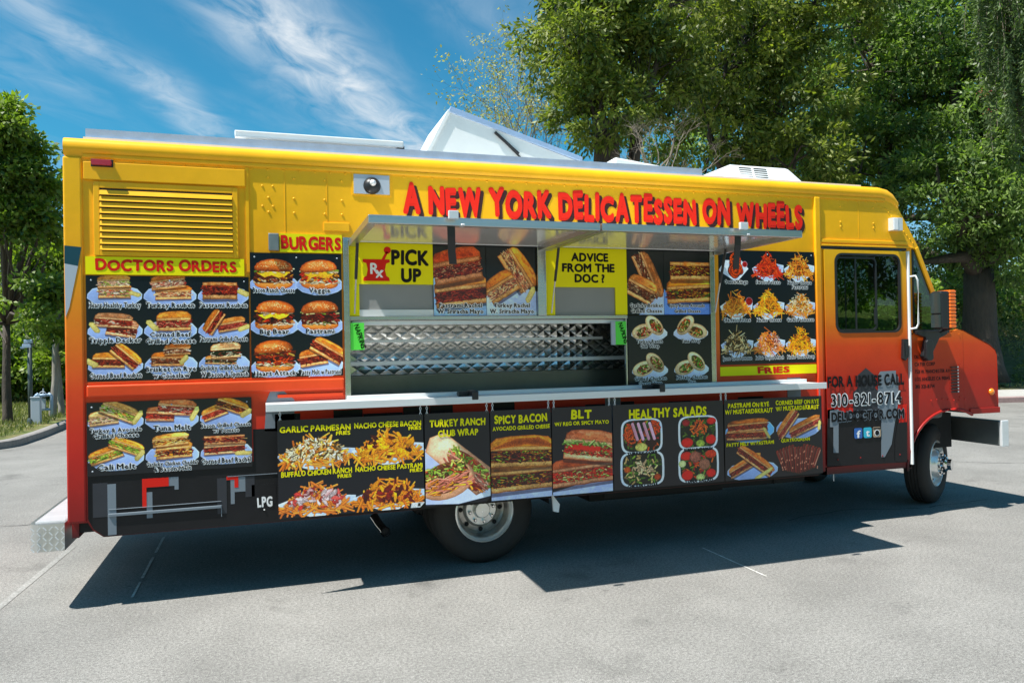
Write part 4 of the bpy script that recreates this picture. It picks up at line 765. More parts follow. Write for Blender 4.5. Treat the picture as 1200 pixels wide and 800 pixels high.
h = MB(); h.tube([(ax+.40, .90, az-.18), (ax+.92, .90, 3.10)], .008, 8); h.tube([(ax+.40, .898, az-.18), (ax+.62, .898, az-.36)], .014, 8); h.build('gas_strut', M['blackpl'], hat)
h = MB(); h.prism([(3.12, 3.08), (3.20, 3.43), (4.00, 3.34), (4.02, 3.08)], .95, 1.7); h.build('skylight_cover', M['whitem'], truck, bevel=.02)
ac = MB(); ac.add([(4.04, .75, 3.06), (5.32, .75, 3.06), (5.32, 1.6, 3.06), (4.04, 1.6, 3.06), (4.40, .82, 3.405), (5.06, .82, 3.405), (5.06, 1.5, 3.405), (4.40, 1.5, 3.405), (4.04, .75, 3.22), (5.30, .75, 3.18), (5.30, 1.6, 3.18), (4.04, 1.6, 3.22)],
    [(8, 9, 5, 4), (9, 10, 6, 5), (10, 11, 7, 6), (11, 8, 4, 7), (4, 5, 6, 7), (0, 1, 9, 8), (1, 2, 10, 9), (2, 3, 11, 10), (3, 0, 8, 11)])
aco = ac.build('air_conditioner', M['whitem'], truck, bevel=.05, seg=3)
v = MB()
for i in range(7):
    zz = 3.222+i*.023; yy = .752+(zz-3.19)/.215*.07-.004
    for a_, b_ in ((4.46, 4.60), (4.63, 4.78),): v.box(a_, b_, yy, yy+.02, zz, zz+.011)
tag(v.build('cooling_slots', M['blackpl'], aco), kind='stuff')

# ------------------------------------------------------------------ cab
cab = MB(); cab.prism([(4.66, 2.50), (5.755, 2.50), (5.85, 2.50), (5.60, 2.885), (5.55, 2.93), (5.48, 2.945), (4.66, 2.945)], 0, .04)
cab.box(4.715, 4.745, 0, .04, .47, 2.50); cab.box(5.685, 5.755, 0, .04, 1.70, 2.50); cab.box(4.715, 5.70, 0, .04, .47, .535)
cab.build('cab_frame', M['wrap'], truck)
b = MB(); b.box(4.72, 5.76, -.018, 0, 2.50, 2.515); b.box(4.72, 5.70, -.014, 0, 2.53, 2.56); b.build('drip_rail', M['gold'], truck, bevel=.004)
b = MB(); b.box(4.72, 5.69, -.008, 0, 2.478, 2.499); b.build('door_track', M['blackpl'], truck)
b = MB(); b.box(5.684, 5.704, -.030, 0, .50, 2.47); b.build('door_edge_strip', M['whitem'], truck, bevel=.004)
wi = (4.86, 5.605, 1.722, 2.44)
dm = MB(); dm.box(4.75, 5.675, -.014, .02, .545, wi[2]); dm.box(4.75, wi[0], -.014, .02, wi[2], 2.47); dm.box(wi[1], 5.675, -.014, .02, wi[2], 2.47); dm.box(wi[0], wi[1], -.014, .02, wi[3], 2.47)
for sx, sz, cx, cz in ((1, 1, wi[0], wi[2]), (-1, 1, wi[1], wi[2]), (1, -1, wi[0], wi[3]), (-1, -1, wi[1], wi[3])):
    c_ = .075; dm.prism([(cx, cz), (cx+sx*c_, cz), (cx+sx*c_*.3, cz+sz*c_*.3), (cx, cz+sz*c_)], -.014, .02)
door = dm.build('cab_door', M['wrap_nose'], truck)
def rrect(x0, x1, z0, z1, r_, n=5): return arc(x1-r_, z1-r_, r_, 0, 90, n)+arc(x0+r_, z1-r_, r_, 90, 180, n)+arc(x0+r_, z0+r_, r_, 180, 270, n)+arc(x1-r_, z0+r_, r_, 270, 360, n)
def ring(mb, o_, i_, y0, y1, mi=0):
    n = len(o_); vs = [(a, y0, c) for a, c in o_]+[(a, y0, c) for a, c in i_]+[(a, y1, c) for a, c in o_]+[(a, y1, c) for a, c in i_]; fs = []
    for i in range(n):
        j = (i+1) % n; fs += [(i, n+i, n+j, j), (2*n+i, 2*n+j, 3*n+j, 3*n+i), (i, j, 2*n+j, 2*n+i), (n+i, 3*n+i, 3*n+j, n+j)]
    mb.add(vs, fs, mi)
b = MB(); ring(b, rrect(*wi, .08), rrect(wi[0]+.018, wi[1]-.018, wi[2]+.018, wi[3]-.018, .065), -.02, .0); gk = b.build('window_gasket', M['blackpl'], door)
b = MB(); ring(b, rrect(wi[0]+.02, 5.34, wi[2]+.02, wi[3]-.03, .05), rrect(wi[0]+.036, 5.324, wi[2]+.036, wi[3]-.046, .04), -.006, .004); b.box(5.10, 5.118, .004, .01, 1.74, 2.42); b.box(4.99, 5.0, .006, .012, 1.74, 2.42); b.box(5.30, 5.325, -.012, -.004, 1.80, 1.95); b.build('sliding_sash', M['blackpl'], door)
b = MB(); b.box(wi[0]+.01, wi[1]-.01, .006, .009, wi[2]+.01, wi[3]-.01); b.build('window_pane', M['glass'], door)
b = MB(); b.prism([(5.60, 1.66), (5.655, 1.66), (5.655, 1.50), (5.62, 1.46), (5.59, 1.48)], -.045, -.014); b.prism([(5.612, 1.63), (5.645, 1.63), (5.640, 1.52), (5.615, 1.50)], -.052, -.045); b.build('door_handle', M['blackpl'], door, bevel=.006)
# door graphics
sk = MB()
def dp(pts, mi, lay): sk.prism([sp(*p_) for p_ in pts], -.0152-.0012*lay-.0008, -.0152-.0012*lay, mi)
dp([(968, 478), (1061, 474), (1061, 541), (968, 546)], 0, 0)
dp([(968, 500), (976, 500), (976, 478), (968, 480)], 0, 1); dp([(962.5, 455), (968, 455), (968, 500), (962.5, 500)], 4, 1) if False else None
dp([(998, 481), (998, 460), (1003, 455), (1003, 440), (1013, 431), (1024, 440), (1024, 455), (1034, 462), (1034, 480)], 1, 1)
dp([(1027, 478), (1027, 440), (1030, 435), (1048, 434), (1048, 440), (1051, 441), (1051, 470), (1046, 500), (1043, 520), (1035, 535), (1031, 535), (1031, 478)], 2, 2)
dp([(971, 481), (981, 479), (981, 530), (975, 530), (975, 500), (971, 500)], 2, 2)
dp([(1050, 474), (1061, 473), (1061, 494), (1052, 495)], 4, 1); dp([(968, 478), (998, 477), (998, 482), (985, 483), (985, 490), (968, 490)], 4, 1)
dp([(1047, 515), (1050, 495), (1061, 494), (1061, 540), (1047, 540)], 0, 3)
sk.build('door_graphic', MATS, door)
t_ = MB()
text(t_, 'FOR A HOUSE CALL', 4.752, 5.615, 1.245, .088, -.0236, 0, XFAT, jit=.7, space=.045, seed=6)
text(t_, '310-321-8714', 4.785, 5.58, 1.075, .100, -.0226, 1, HALO, space=.06); text(t_, '310-321-8714', 4.785, 5.58, 1.075, .100, -.0244, 0, FAT, space=.164-.0, lay=FAT)
text(t_, 'DELIDOCTOR.COM', 4.785, 5.605, .94, .078, -.0226, 2, .11, jit=.5, space=.045, seed=8, lay=XFAT, res='lo'); text(t_, 'DELIDOCTOR.COM', 4.785, 5.605, .94, .078, -.0240, 0, XFAT, jit=.5, space=.045, seed=8)
t_.build('lettering', [M['black'], M['white'], M['grey']], door)
ic = MB(); Y0, Y1 = -.0232, -.0205
for x, mi in ((5.035, 0), (5.140, 1), (5.245, 2)): ic.prism(rrect(x, x+.088, .775, .868, .015), Y1-.002, Y1, mi)
text(ic, 'f', 5.058, 5.105, .782, .062, Y0-.0005, 3, FAT); text(ic, 't', 5.162, 5.206, .79, .062, Y0-.0005, 3, FAT)
ic.prism(arc(5.289, .815, .030, 0, 345, 16), Y0-.0006, Y0+.0004, 3); ic.prism(arc(5.289, .815, .024, 0, 345, 16), Y0-.0014, Y0-.0006, 4); ic.box(5.246, 5.332, Y0-.0006, Y0+.0003, .848, .862, 5)
ic.build('social_icons', [M['fblue'], M['tblue'], M['tan'], M['white'], M['black'], M['blackpl']], door)
# quarter glass, pillar, windscreen
b = MB(); b.prism([(5.757, 1.735), (6.165, 1.735), (5.82, 2.485), (5.757, 2.485)], .012, .016); b.build('quarter_glass', M['glass_dark'], truck)
for ya_, yb_ in ((-.004, .05), (W-.05, W)): b = MB(); b.prism([(5.835, 2.52), (5.80, 2.50), (6.165, 1.70), (6.215, 1.70)], ya_, yb_); b.build('windscreen_pillar', M['wrap_nose'], truck, bevel=.004)
b = MB(); b.box(5.757, 6.19, -.006, .03, 1.712, 1.745); b.box(5.757, 5.775, -.004, .03, 1.745, 2.49); b.build('quarter_gasket', M['blackpl'], truck)
b = MB(); b.add([(5.60, .05, 2.90), (5.60, W-.05, 2.90), (6.195, W-.05, 1.72), (6.195, .05, 1.72), (5.592, .05, 2.90), (5.592, W-.05, 2.90), (6.187, W-.05, 1.72), (6.187, .05, 1.72)], [(0, 1, 2, 3), (7, 6, 5, 4)]); b.build('windscreen', M['glass'], truck)
b = MB(); b.add([(5.59, .04, 2.95), (5.59, W-.04, 2.95), (5.80, W-.04, 2.52), (5.80, .04, 2.52)], [(0, 1, 2, 3)]); b.build('windscreen_header', M['wrap'], truck)
cw = MB(); AC = (6.20, .44, .54)
cw.prism([(5.704, 1.712), (5.704, .46)]+[p_ for p_ in arc(*AC, 178, 73, 14)]+[(6.36, .958), (6.36, 1.725), (6.30, 1.745), (6.2, 1.712)], 0, .03)
cw.build('cowl_panel', M['wrap_nose'], truck)
hd = MB(); hp = [(6.362, 1.735), (6.362, .956), (6.43, .935), (6.80, .935), (6.79, 1.49), (6.77, 1.54), (6.70, 1.59)]
hd.prism(hp, .002, .03); hd.add([(6.2, .0, 1.73), (6.36, .0, 1.737), (6.70, .0, 1.592), (6.77, 0, 1.542), (6.79, 0, 1.49), (6.80, 0, .935)]+[(x, W, z) for x, z in ((6.2, 1.73), (6.36, 1.737), (6.70, 1.592), (6.77, 1.542), (6.79, 1.49), (6.80, .935))], [(i, i+1, i+7, i+6) for i in range(5)])
hd.box(6.43, 6.812, -.008, .0, .93, .985)
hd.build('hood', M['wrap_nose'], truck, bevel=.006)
b = MB(); ring(b, arc(6.2, .44, .556, 182, -22, 16)+[(6.2, .2)], arc(6.2, .44, .535, 182, -22, 16)+[(6.2, .21)], -.010, .01); 
ar = MB(); pts = arc(6.2, .44, .548, 180, 62, 14); ar.tube([(x, -.002, z) for x, z in pts], .014, 6); ar.build('wheel_arch_lip', M['wrap_nose'], truck, smooth=True)
lv = MB()
for i in range(9): lv.box(6.20, 6.285, -.014, .0, 1.145+i*.029, 1.155+i*.029)
tag(lv.build('cowl_vents', M['blackpl'], truck), kind='stuff'); lv = MB()
for i in range(9): lv.box(6.268, 6.282, -.017, -.014, 1.147+i*.029, 1.160+i*.029)
tag(lv.build('cowl_vent_lips', M['alu_light'], truck), kind='stuff')
for i, (s, x1_) in enumerate((('DELI DOCTOR', 6.0), ('CATER CORP', 6.01), ('7531 W. MANCHESTER AV', 6.19), ('LOS ANGELES CA 90045', 6.19), ('310 321-8714', 6.0))): ad_ = MB(); text(ad_, s, 5.765, x1_, 1.475-i*.069, .032, -.0015, 0, FAT, space=.05); ad_.build('address_lettering', M['black'], truck)

b = MB(); b.lathe([(.032, 0), (.032, .010), (.02, .02), (.001, .024)], (6.71, .001, 1.135), (0, -1, 0), 16); b.build('side_marker', M['amber'], truck, smooth=True)
# cab interior
b = MB(); b.box(4.60, 4.66, .05, W-.05, .56, 2.93); b.build('bulkhead', M['interior'], truck)
b = MB(); b.box(5.75, 6.17, .06, W-.06, .9, 1.62); b.build('dashboard', M['interior'], truck, bevel=.03)
def seat_(y):
    b = MB(); b.box(4.88, 5.36, y-.24, y+.24, .95, 1.08); b.box(4.80, 4.93, y-.24, y+.24, 1.05, 1.78); b.box(4.95, 5.25, y-.15, y+.15, .56, .95); b.build('cab_seat', M['seat'], truck, bevel=.04)
seat_(1.72)
b = MB(); b.lathe([(.21, 0), (.225, .012), (.24, 0), (.225, -.012), (.21, 0)], (5.66, 1.72, 1.58), (.75, 0, -.6), 28); b.tube([(5.66, 1.72, 1.58), (5.85, 1.72, 1.40)], .025, 8); b.tube([(5.55, 1.72, 1.44), (5.77, 1.72, 1.72)], .014, 6); b.build('steering_wheel', M['blackpl'], truck)
# mirror and grab rail
b = MB(); b.box(5.84, 5.95, -.24, -.12, 1.745, 2.09); mi_ = b.build('door_mirror', M['blackpl'], truck, bevel=.02)
b = MB(); b.box(5.834, 5.839, -.232, -.128, 1.89, 2.075); b.box(5.834, 5.839, -.232, -.128, 1.76, 1.875); b.build('mirror_glass', M['mirror_glass'], mi_)
b = MB()
for i in range(11):
    z = 1.752+i*.0315; b.prism([(5.93, z), (6.0, z), (6.012, z+.015), (6.0, z+.0305), (5.93, z+.0305)], -.25, -.10)
b.build('mirror_shell', M['orangepl'], mi_, bevel=.012)
b = MB(); b.prism([(5.76, 1.735), (6.12, 1.735), (6.12, 1.70), (6.02, 1.66), (5.92, 1.50), (5.90, 1.455), (5.85, 1.45), (5.82, 1.50), (5.845, 1.60), (5.86, 1.67), (5.76, 1.70)], -.05, -.012); b.tube([(6.03, -.03, 1.72), (6.03, -.18, 1.76)], .014, 8); b.prism(rrect(5.825, 5.905, 1.455, 1.65, .03), -.085, -.05); b.build('mirror_bracket', M['blackpl'], truck, bevel=.006)
b = MB(); b.tube([(5.70, -.02, 2.235), (5.735, -.06, 2.24), (5.745, -.075, 2.20), (5.745, -.075, 1.80), (5.735, -.06, 1.76), (5.69, -.02, 1.75)], .009, 8); b.build('grab_rail', M['whitem'], truck, smooth=True)
# bumper, rear step, exhaust, flaps under the skirt
b = MB(); b.box(6.83, 6.90, .02, W-.02, .60, .845); bp_ = b.build('front_bumper', M['dsteel'], truck, bevel=.012)
b = MB(); b.box(6.825, 6.915, -.01, .02, .595, .85); b.build('bumper_end_cap', M['alu_light'], bp_, bevel=.006)
b = MB(); b.box(6.5, 6.83, .75, .83, .62, .80); b.build('bumper_bracket', M['under'], truck); b = MB(); b.box(6.5, 6.83, 1.55, 1.63, .62, .80); b.build('bumper_bracket', M['under'], truck)
st = MB(); prf = []
o_ = [(-1.22, .03), (-1.34, .03)]+[(-1.34-.09*math.sin(R(t)), .12-.09*math.cos(R(t))) for t in (20, 45, 70, 90)]+[(-1.43, W-.1), (-1.22, W-.1)]
n = len(o_); st.add([(x, y, .40) for x, y in o_]+[(x, y, .575) for x, y in o_], [list(range(n)), list(range(2*n-1, n-1, -1))]+[(i, i+n, (i+1) % n+n, (i+1) % n) for i in range(n)])
M['tread'] = mat('diamond_plate', (.62, .62, .60), .3, .9, var=.15)
sto = st.build('rear_step', M['tread'], truck)
tr = MB()
for i in range(64):   # raised bars on the top of the step
    y = .10+i*.034; tr.box(-1.40, -1.23, y, y+.012, .575, .583)
for i in range(6):
    for j in range(5):
        x, z = -1.40+i*.034, .415+j*.033; s_ = 1 if (i+j) % 2 else -1; tr.prism([(x-.011, z-.009*s_), (x-.007, z-.013*s_), (x+.011, z+.009*s_), (x+.007, z+.013*s_)], .026, .031)
tr.build('tread_pattern', M['alu_light'], sto)
b = MB(); b.box(-1.24, -1.14, 1.6, 1.72, .44, .57); b.build('step_mount', M['under'], truck); b = MB(); b.box(-1.24, -1.14, .60, .72, .44, .57); b.build('step_mount', M['under'], truck)
b = MB(); b.tube([(.80, .34, .37), (.82, .20, .335), (.84, .08, .315)], .034, 14, 0, caps=False); b.tube([(.80, .34, .37), (.82, .20, .335), (.84, .085, .315)], .030, 14, 1, caps=True); b.lathe([(.034, 0), (.040, .01), (.036, .02)], (.84, .08, .315), (.1, -1, -.05), 14, 0); b.build('exhaust_pipe', [M['chrome'], M['under']], truck, smooth=True)
b = MB(); b.prism([(2.06, .54), (2.12, .46), (2.11, .40), (2.07, .41)], -.18, -.16); b.build('skirt_clip', M['whitem'], truck)
# wheels
def wheel(c, ang, dual=False, kw=1.0):
    """outer face points along ax"""
    ax = Vector((math.sin(ang), -math.cos(ang), 0)); rw = .235
    t = MB(); prof = [(.215, -.01), (.235, .015), (.29, .028), (.345, .022), (.378, .0), (.392, -.02), (.398, -.05)]
    for k in range(4):
        h_ = -.065-k*.036; prof += [(.399, h_), (.388, h_-.004), (.388, h_-.012), (.399, h_-.016)]
    prof += [(.392, -.21), (.37, -.23), (.29, -.24), (.215, -.22)]
    t.lathe([(a_, h_*kw) for a_, h_ in prof], c, ax, 48)
    if dual: t.lathe([(p_[0], p_[1]-.28) for p_ in prof], c, ax, 48)
    r_ = MB(); dish = .10 if dual else -.045
    if dual:
        pr_ = [(.232, .012), (.222, .018), (.212, .006), (.205, -.02), (.195, -.05), (.19, -.11), (.172, -.125), (.14, -.12), (.125, -.105), (.12, -.10)]
    else: pr_ = [(.232, .012), (.222, .018), (.212, .004), (.205, -.03), (.19, -.045), (.16, -.03), (.14, .02), (.125, .04)]
    r_.lathe(pr_[:4], c, ax, 40, 0); r_.lathe(pr_[3:], c, ax, 40, 1 if dual else 0)
    hh = pr_[-1][1]
    r_.lathe([(.125, hh), (.118, hh+.008), (.07, hh+.010), (.065, hh+.04), (.055, hh+.055), (.001, hh+.057)], c, ax, 28, 0)
    wo_ = r_.build('wheel', [M['rim'], M['rimdark']], truck, auto=35)
    t.build('tyre', M['rubber'], wo_, auto=50)
    a_ = ax.orthogonal().normalized(); b_ = ax.cross(a_); c = Vector(c)
    for k in range(8):
        p_ = c+(a_*math.cos(k*PI/4+.2)+b_*math.sin(k*PI/4+.2))*.095+ax*(hh+.008); n_ = MB(); n_.lathe([(.016, 0), (.016, .02), (.008, .028), (.001, .028)], p_, ax, 6); n_.build('lug_nut', M['chrome'], wo_)
        p_ = c+(a_*math.cos(k*PI/4)+b_*math.sin(k*PI/4))*.158+ax*(pr_[-3][1]+.006) 
        n_ = MB(); n_.lathe([(.018, 0), (.001, .001)], p_, ax, 10); n_.build('rim_hole', M['under'], wo_)
    return wo_
wheel((1.60, .075, .40), 0, True); wheel((1.60, W-.075, .40), PI, True)
wheel((6.45, .42, .40), R(27), kw=.82); wheel((6.16, W-.30, .40), PI+R(24))
# a protruding hub on the front wheel
ax = Vector((math.sin(R(27)), -math.cos(R(27)), 0)); b = MB(); b.lathe([(.075, .04), (.075, .10), (.055, .115), (.055, .15), (.001, .152)], (6.45, .42, .40), ax, 12); b.build('hub_cap', M['chrome'], truck, auto=30)
wl = MB(); wl.prism([(5.72, .56)]+arc(6.2, .44, .60, 165, 10, 12)+[(6.75, .93), (6.75, 1.0), (5.72, 1.05)], .04, .55) if False else None
ww = MB()
for y0 in (.03,):
    pts = arc(6.2, .44, .56, 178, 62, 14); n = len(pts); ww.add([(x, y0, z) for x, z in pts]+[(x, 1.0, z) for x, z in pts], [(i, i+1, i+1+n, i+n) for i in range(n-1)])
    pts = arc(1.6, .42, .52, 180, 0, 14); n = len(pts); ww.add([(x, .04, z) for x, z in pts]+[(x, .66, z) for x, z in pts], [(i, i+1, i+1+n, i+n) for i in range(n-1)])
ww.box(5.68, 6.42, 1.0, 1.02, .50, 1.0); tag(ww.build('wheel_wells', M['under'], truck), kind='stuff')
b = MB(); b.box(2.6, 4.55, .06, .075, .42, .50); b.tube([(4.22, .05, .50), (4.22, .05, .42)], .006, 6); b.tube([(4.85, .04, .48), (4.85, .04, .40)], .005, 6, 1); b.build('underfloor_pipes', [M['under'], M['alu_light']], truck)

# ------------------------------------------------------------------ signs hanging on chains under the counter
def hanging(label, x0, x1, z0, paint, z1=1.195, corner=0.0, group='menu signs hanging from the counter', rot=0):
    y = -.262; cv = Canvas(x1-x0, z1-z0, bgc=(.062, .095, .14)); t_ = MB(); paint(cv, t_, x0, z0, x1, z1, y-.0016)
    o = printed_board('hanging_sign', cv, x0, z0, x1, z1, y, .004, None, corner=corner); tag(o, label, 'menu sign', group)
    for sb in t_.subs+([t_] if t_.v else []): sb.build('lettering', [M['yellow'], M['black'], M['white'], M['dark2']], o)
    for x in (x0+.018, x1-.018):
        c = MB()
        for k, zz in enumerate((1.255, 1.236, 1.217, 1.198)):
            ring_ = [(x+.006*math.cos(t), y+.002, zz-.002+.011*math.sin(t)) if k % 2 else (x, y+.002+.006*math.cos(t), zz-.002+.011*math.sin(t)) for t in [i*PI/4 for i in range(9)]]
            c.tube(ring_, .0022, 5, caps=False)
        c.build('chain', M['alu_light'], o)
    return o
def ttl(t_, s, a, b, z, h, y, seed=4):
    t_.subs.append(MB()); text(t_.subs[-1], s, a, b, z, h, y-.001, 0, XFAT if h > .04 else FAT+.012, jit=.8, space=.045, seed=seed)
FRY = [(.88, .60, .28), (.93, .68, .36), (.80, .48, .20)]
def s_fries(cv, t_, x0, z0, x1, z1, y):
    w, h = x1-x0, z1-z0; W_ = w/2
    cv.fries(W_*.5, h*.665, .45, .20, FRY, [(.93, .88, .74), (.86, .80, .64), (.97, .94, .86), (.35, .28, .18)], 190, n=150)
    cv.fries(W_*1.50, h*.675, .45, .21, [(.93, .62, .26), (.90, .56, .20)], [(.98, .68, .10), (.28, .10, .06), (.97, .62, .10)], 46, n=150, blob=2.0)
    cv.fries(W_*.5, h*.175, .45, .19, [(.90, .58, .30), (.86, .52, .26)], [(.78, .36, .34), (.88, .70, .70), (.70, .26, .24), (.92, .84, .84)], 70, n=150, blob=1.5)
    cv.fries(W_*1.50, h*.18, .45, .20, [(.92, .60, .24), (.88, .52, .18)], [(.42, .12, .08), (.97, .65, .15), (.35, .10, .07)], 60, n=150, blob=1.6)
    cv.poly([(w-.10, 0), (w, 0), (w, .035), (w-.09, .035)], (.85, .87, .88)); cv.poly([(w-.05, .008), (w-.03, .008), (w-.03, .03), (w-.045, .03)], (.1, .1, .1))
    m = x0+W_
    ttl(t_, 'GARLIC PARMESAN', x0+.015, m-.012, z1-.082, .036, y, 3); ttl(t_, 'FRIES', m-.11, m-.015, z1-.115, .024, y, 4)
    ttl(t_, 'NACHO CHEESE BACON', m+.012, x1-.015, z1-.078, .033, y, 5); ttl(t_, 'FRIES', x1-.105, x1-.015, z1-.106, .022, y, 6)
    ttl(t_, 'BUFFALO CHICKEN RANCH', x0+.02, m-.008, z1-.375, .033, y, 7); ttl(t_, 'FRIES', m-.105, m-.012, z1-.405, .022, y, 8)
    ttl(t_, 'NACHO CHEESE PASTRAMI', m+.015, x1-.010, z1-.372, .030, y, 9); ttl(t_, 'FRIES', x1-.10, x1-.012, z1-.400, .022, y, 10)
hanging('widest hanging sign, four plates of loaded fries, below the left end of the counter', .09, 1.068, .545, s_fries, corner=.03)
def s_turkey(cv, t_, x0, z0, x1, z1, y):
    w, h = x1-x0, z1-z0
    cv.poly([(0, h*.02), (w*.5, 0), (w, h*.06), (w, h*.34), (w*.6, h*.45), (0, h*.62)], (.74, .78, .92), nz=.015, nz2=.03)
    T = cv.T(w*.60, h*.40, -.72)
    cv.poly([T(-w*.62, -w*.20), T(-w*.70, 0), T(-w*.58, w*.20), T(w*.4, w*.24), T(w*.55, w*.05), T(w*.42, -w*.22)], (.82, .66, .56), nz=.05, sh=(0, .18), edge=(.62, .46, .36), ew=.012, nz2=.1)
    T = cv.T(w*.68, h*.37, -.72)
    cv.poly([T(w*.44*math.cos(t), w*.17*math.sin(t)) for t in [i*2*PI/22 for i in range(22)]], (.60, .34, .26), nz=.2)
    cv.shreds(T, -w*.40, w*.40, -w*.05, w*.14, VEG+[(.70, .78, .40), (.62, .66, .36)], 120, w*.09, w*.026, 1.3); cv.shreds(T, -w*.38, w*.38, -w*.16, w*.02, [(.84, .56, .48), (.74, .44, .38), (.9, .68, .6)], 110, w*.16, w*.022, .6); cv.shreds(T, -w*.3, w*.35, -w*.2, -w*.12, [(.95, .60, .25), (.5, .15, .1)], 16, w*.16, w*.04)
    T = cv.T(w*.32, h*.26, .25)
    cv.poly([T(w*.44*math.cos(t), w*.27*math.sin(t)) for t in [i*2*PI/22 for i in range(22)]], (.84, .66, .54), nz=.05, edge=(.60, .44, .34), ew=.012)
    T = cv.T(w*.30, h*.29, .25); cv.poly([T(w*.38*math.cos(t), w*.22*math.sin(t)) for t in [i*2*PI/22 for i in range(22)]], (.4, .25, .15), nz=.2)
    cv.shreds(T, -w*.34, w*.34, w*.0, w*.20, VEG+[(.72, .80, .42), (.3, .14, .1), (.66, .70, .40)], 120, w*.09, w*.026, 1.3); cv.shreds(T, -w*.34, w*.36, -w*.20, .02*w, [(.86, .58, .50), (.95, .62, .26), (.80, .50, .44)], 100, w*.18, w*.022, .4)
    ttl(t_, 'TURKEY RANCH', x0+.035, x1-.03, z1-.095, .045, y, 3); ttl(t_, 'CLUB WRAP', x0+.095, x1-.085, z1-.165, .042, y, 4)
hanging('turkey ranch club wrap sign hanging between the fries sign and the spicy bacon sign', 1.078, 1.552, .545, s_turkey, corner=.03)
def s_spicy(cv, t_, x0, z0, x1, z1, y):
    w, h = x1-x0, z1-z0; cv.poly([(0, 0), (w, .0), (w, h*.16), (0, h*.14)], (.74, .78, .92), nz=.015)
    cv.half(w*.5, h*.24, w*1.08, h*.30, .03, BACON+[(.22, .08, .07), (.42, .58, .2)], (.90, .60, .28), n=150); cv.half(w*.5, h*.50, w*1.05, h*.30, -.03, BACON+[(.50, .62, .22), (.2, .07, .05)], (.94, .62, .26), n=160)
    cv.poly([(0, h*.58), (w*.4, h*.68), (w*.8, h*.68), (w, h*.60), (w, h*.55), (w*.6, h*.60), (0, h*.56)], (.52, .27, .12), nz=.12, edge=(.85, .5, .22), ew=.01)
    ttl(t_, 'SPICY BACON', x0+.03, x1-.03, z1-.095, .052, y, 5); ttl(t_, 'AVOCADO GRILLED CHEESE', x0+.015, x1-.01, z1-.145, .026, y, 6)
hanging('spicy bacon avocado grilled cheese sign hanging beside the rear wheel', 1.560, 2.028, .545, s_spicy)
def s_blt(cv, t_, x0, z0, x1, z1, y):
    w, h = x1-x0, z1-z0; cv.poly([(0, 0), (w, 0), (w, h*.22), (w*.5, h*.12), (0, h*.04)], (.74, .78, .92), nz=.015)
    B_ = [(.90, .26, .18), (.82, .20, .14), (.52, .18, .12), (.56, .66, .32), (.78, .80, .55)]
    cv.half(w*.5, h*.24, w*1.1, h*.28, .06, B_, (.72, .40, .26), n=130, crust=(.45, .2, .12)); cv.half(w*.62, h*.52, w*.85, h*.30, -.14, B_, (.84, .54, .40), n=130, crust=(.5, .25, .15))
    T = cv.T(w*.5, h*.52, -.12); cv.poly([T(-w*.25, -.01), T(w*.3, -.015), T(w*.3, .02), T(-w*.22, .025)], (.90, .24, .17), nz=.08); cv.shreds(T, -w*.3, w*.45, .02, .05, [(.62, .70, .40), (.74, .80, .52), (.45, .58, .25)], 40, .06, .012, 1)
    ttl(t_, 'BLT', x0+.155, x1-.165, z1-.085, .062, y, 7); ttl(t_, 'W/ REG OR SPICY MAYO', x0+.02, x1-.025, z1-.135, .026, y, 8)
hanging('BLT sandwich sign hanging beside the healthy salads sign', 2.036, 2.525, .545, s_blt)
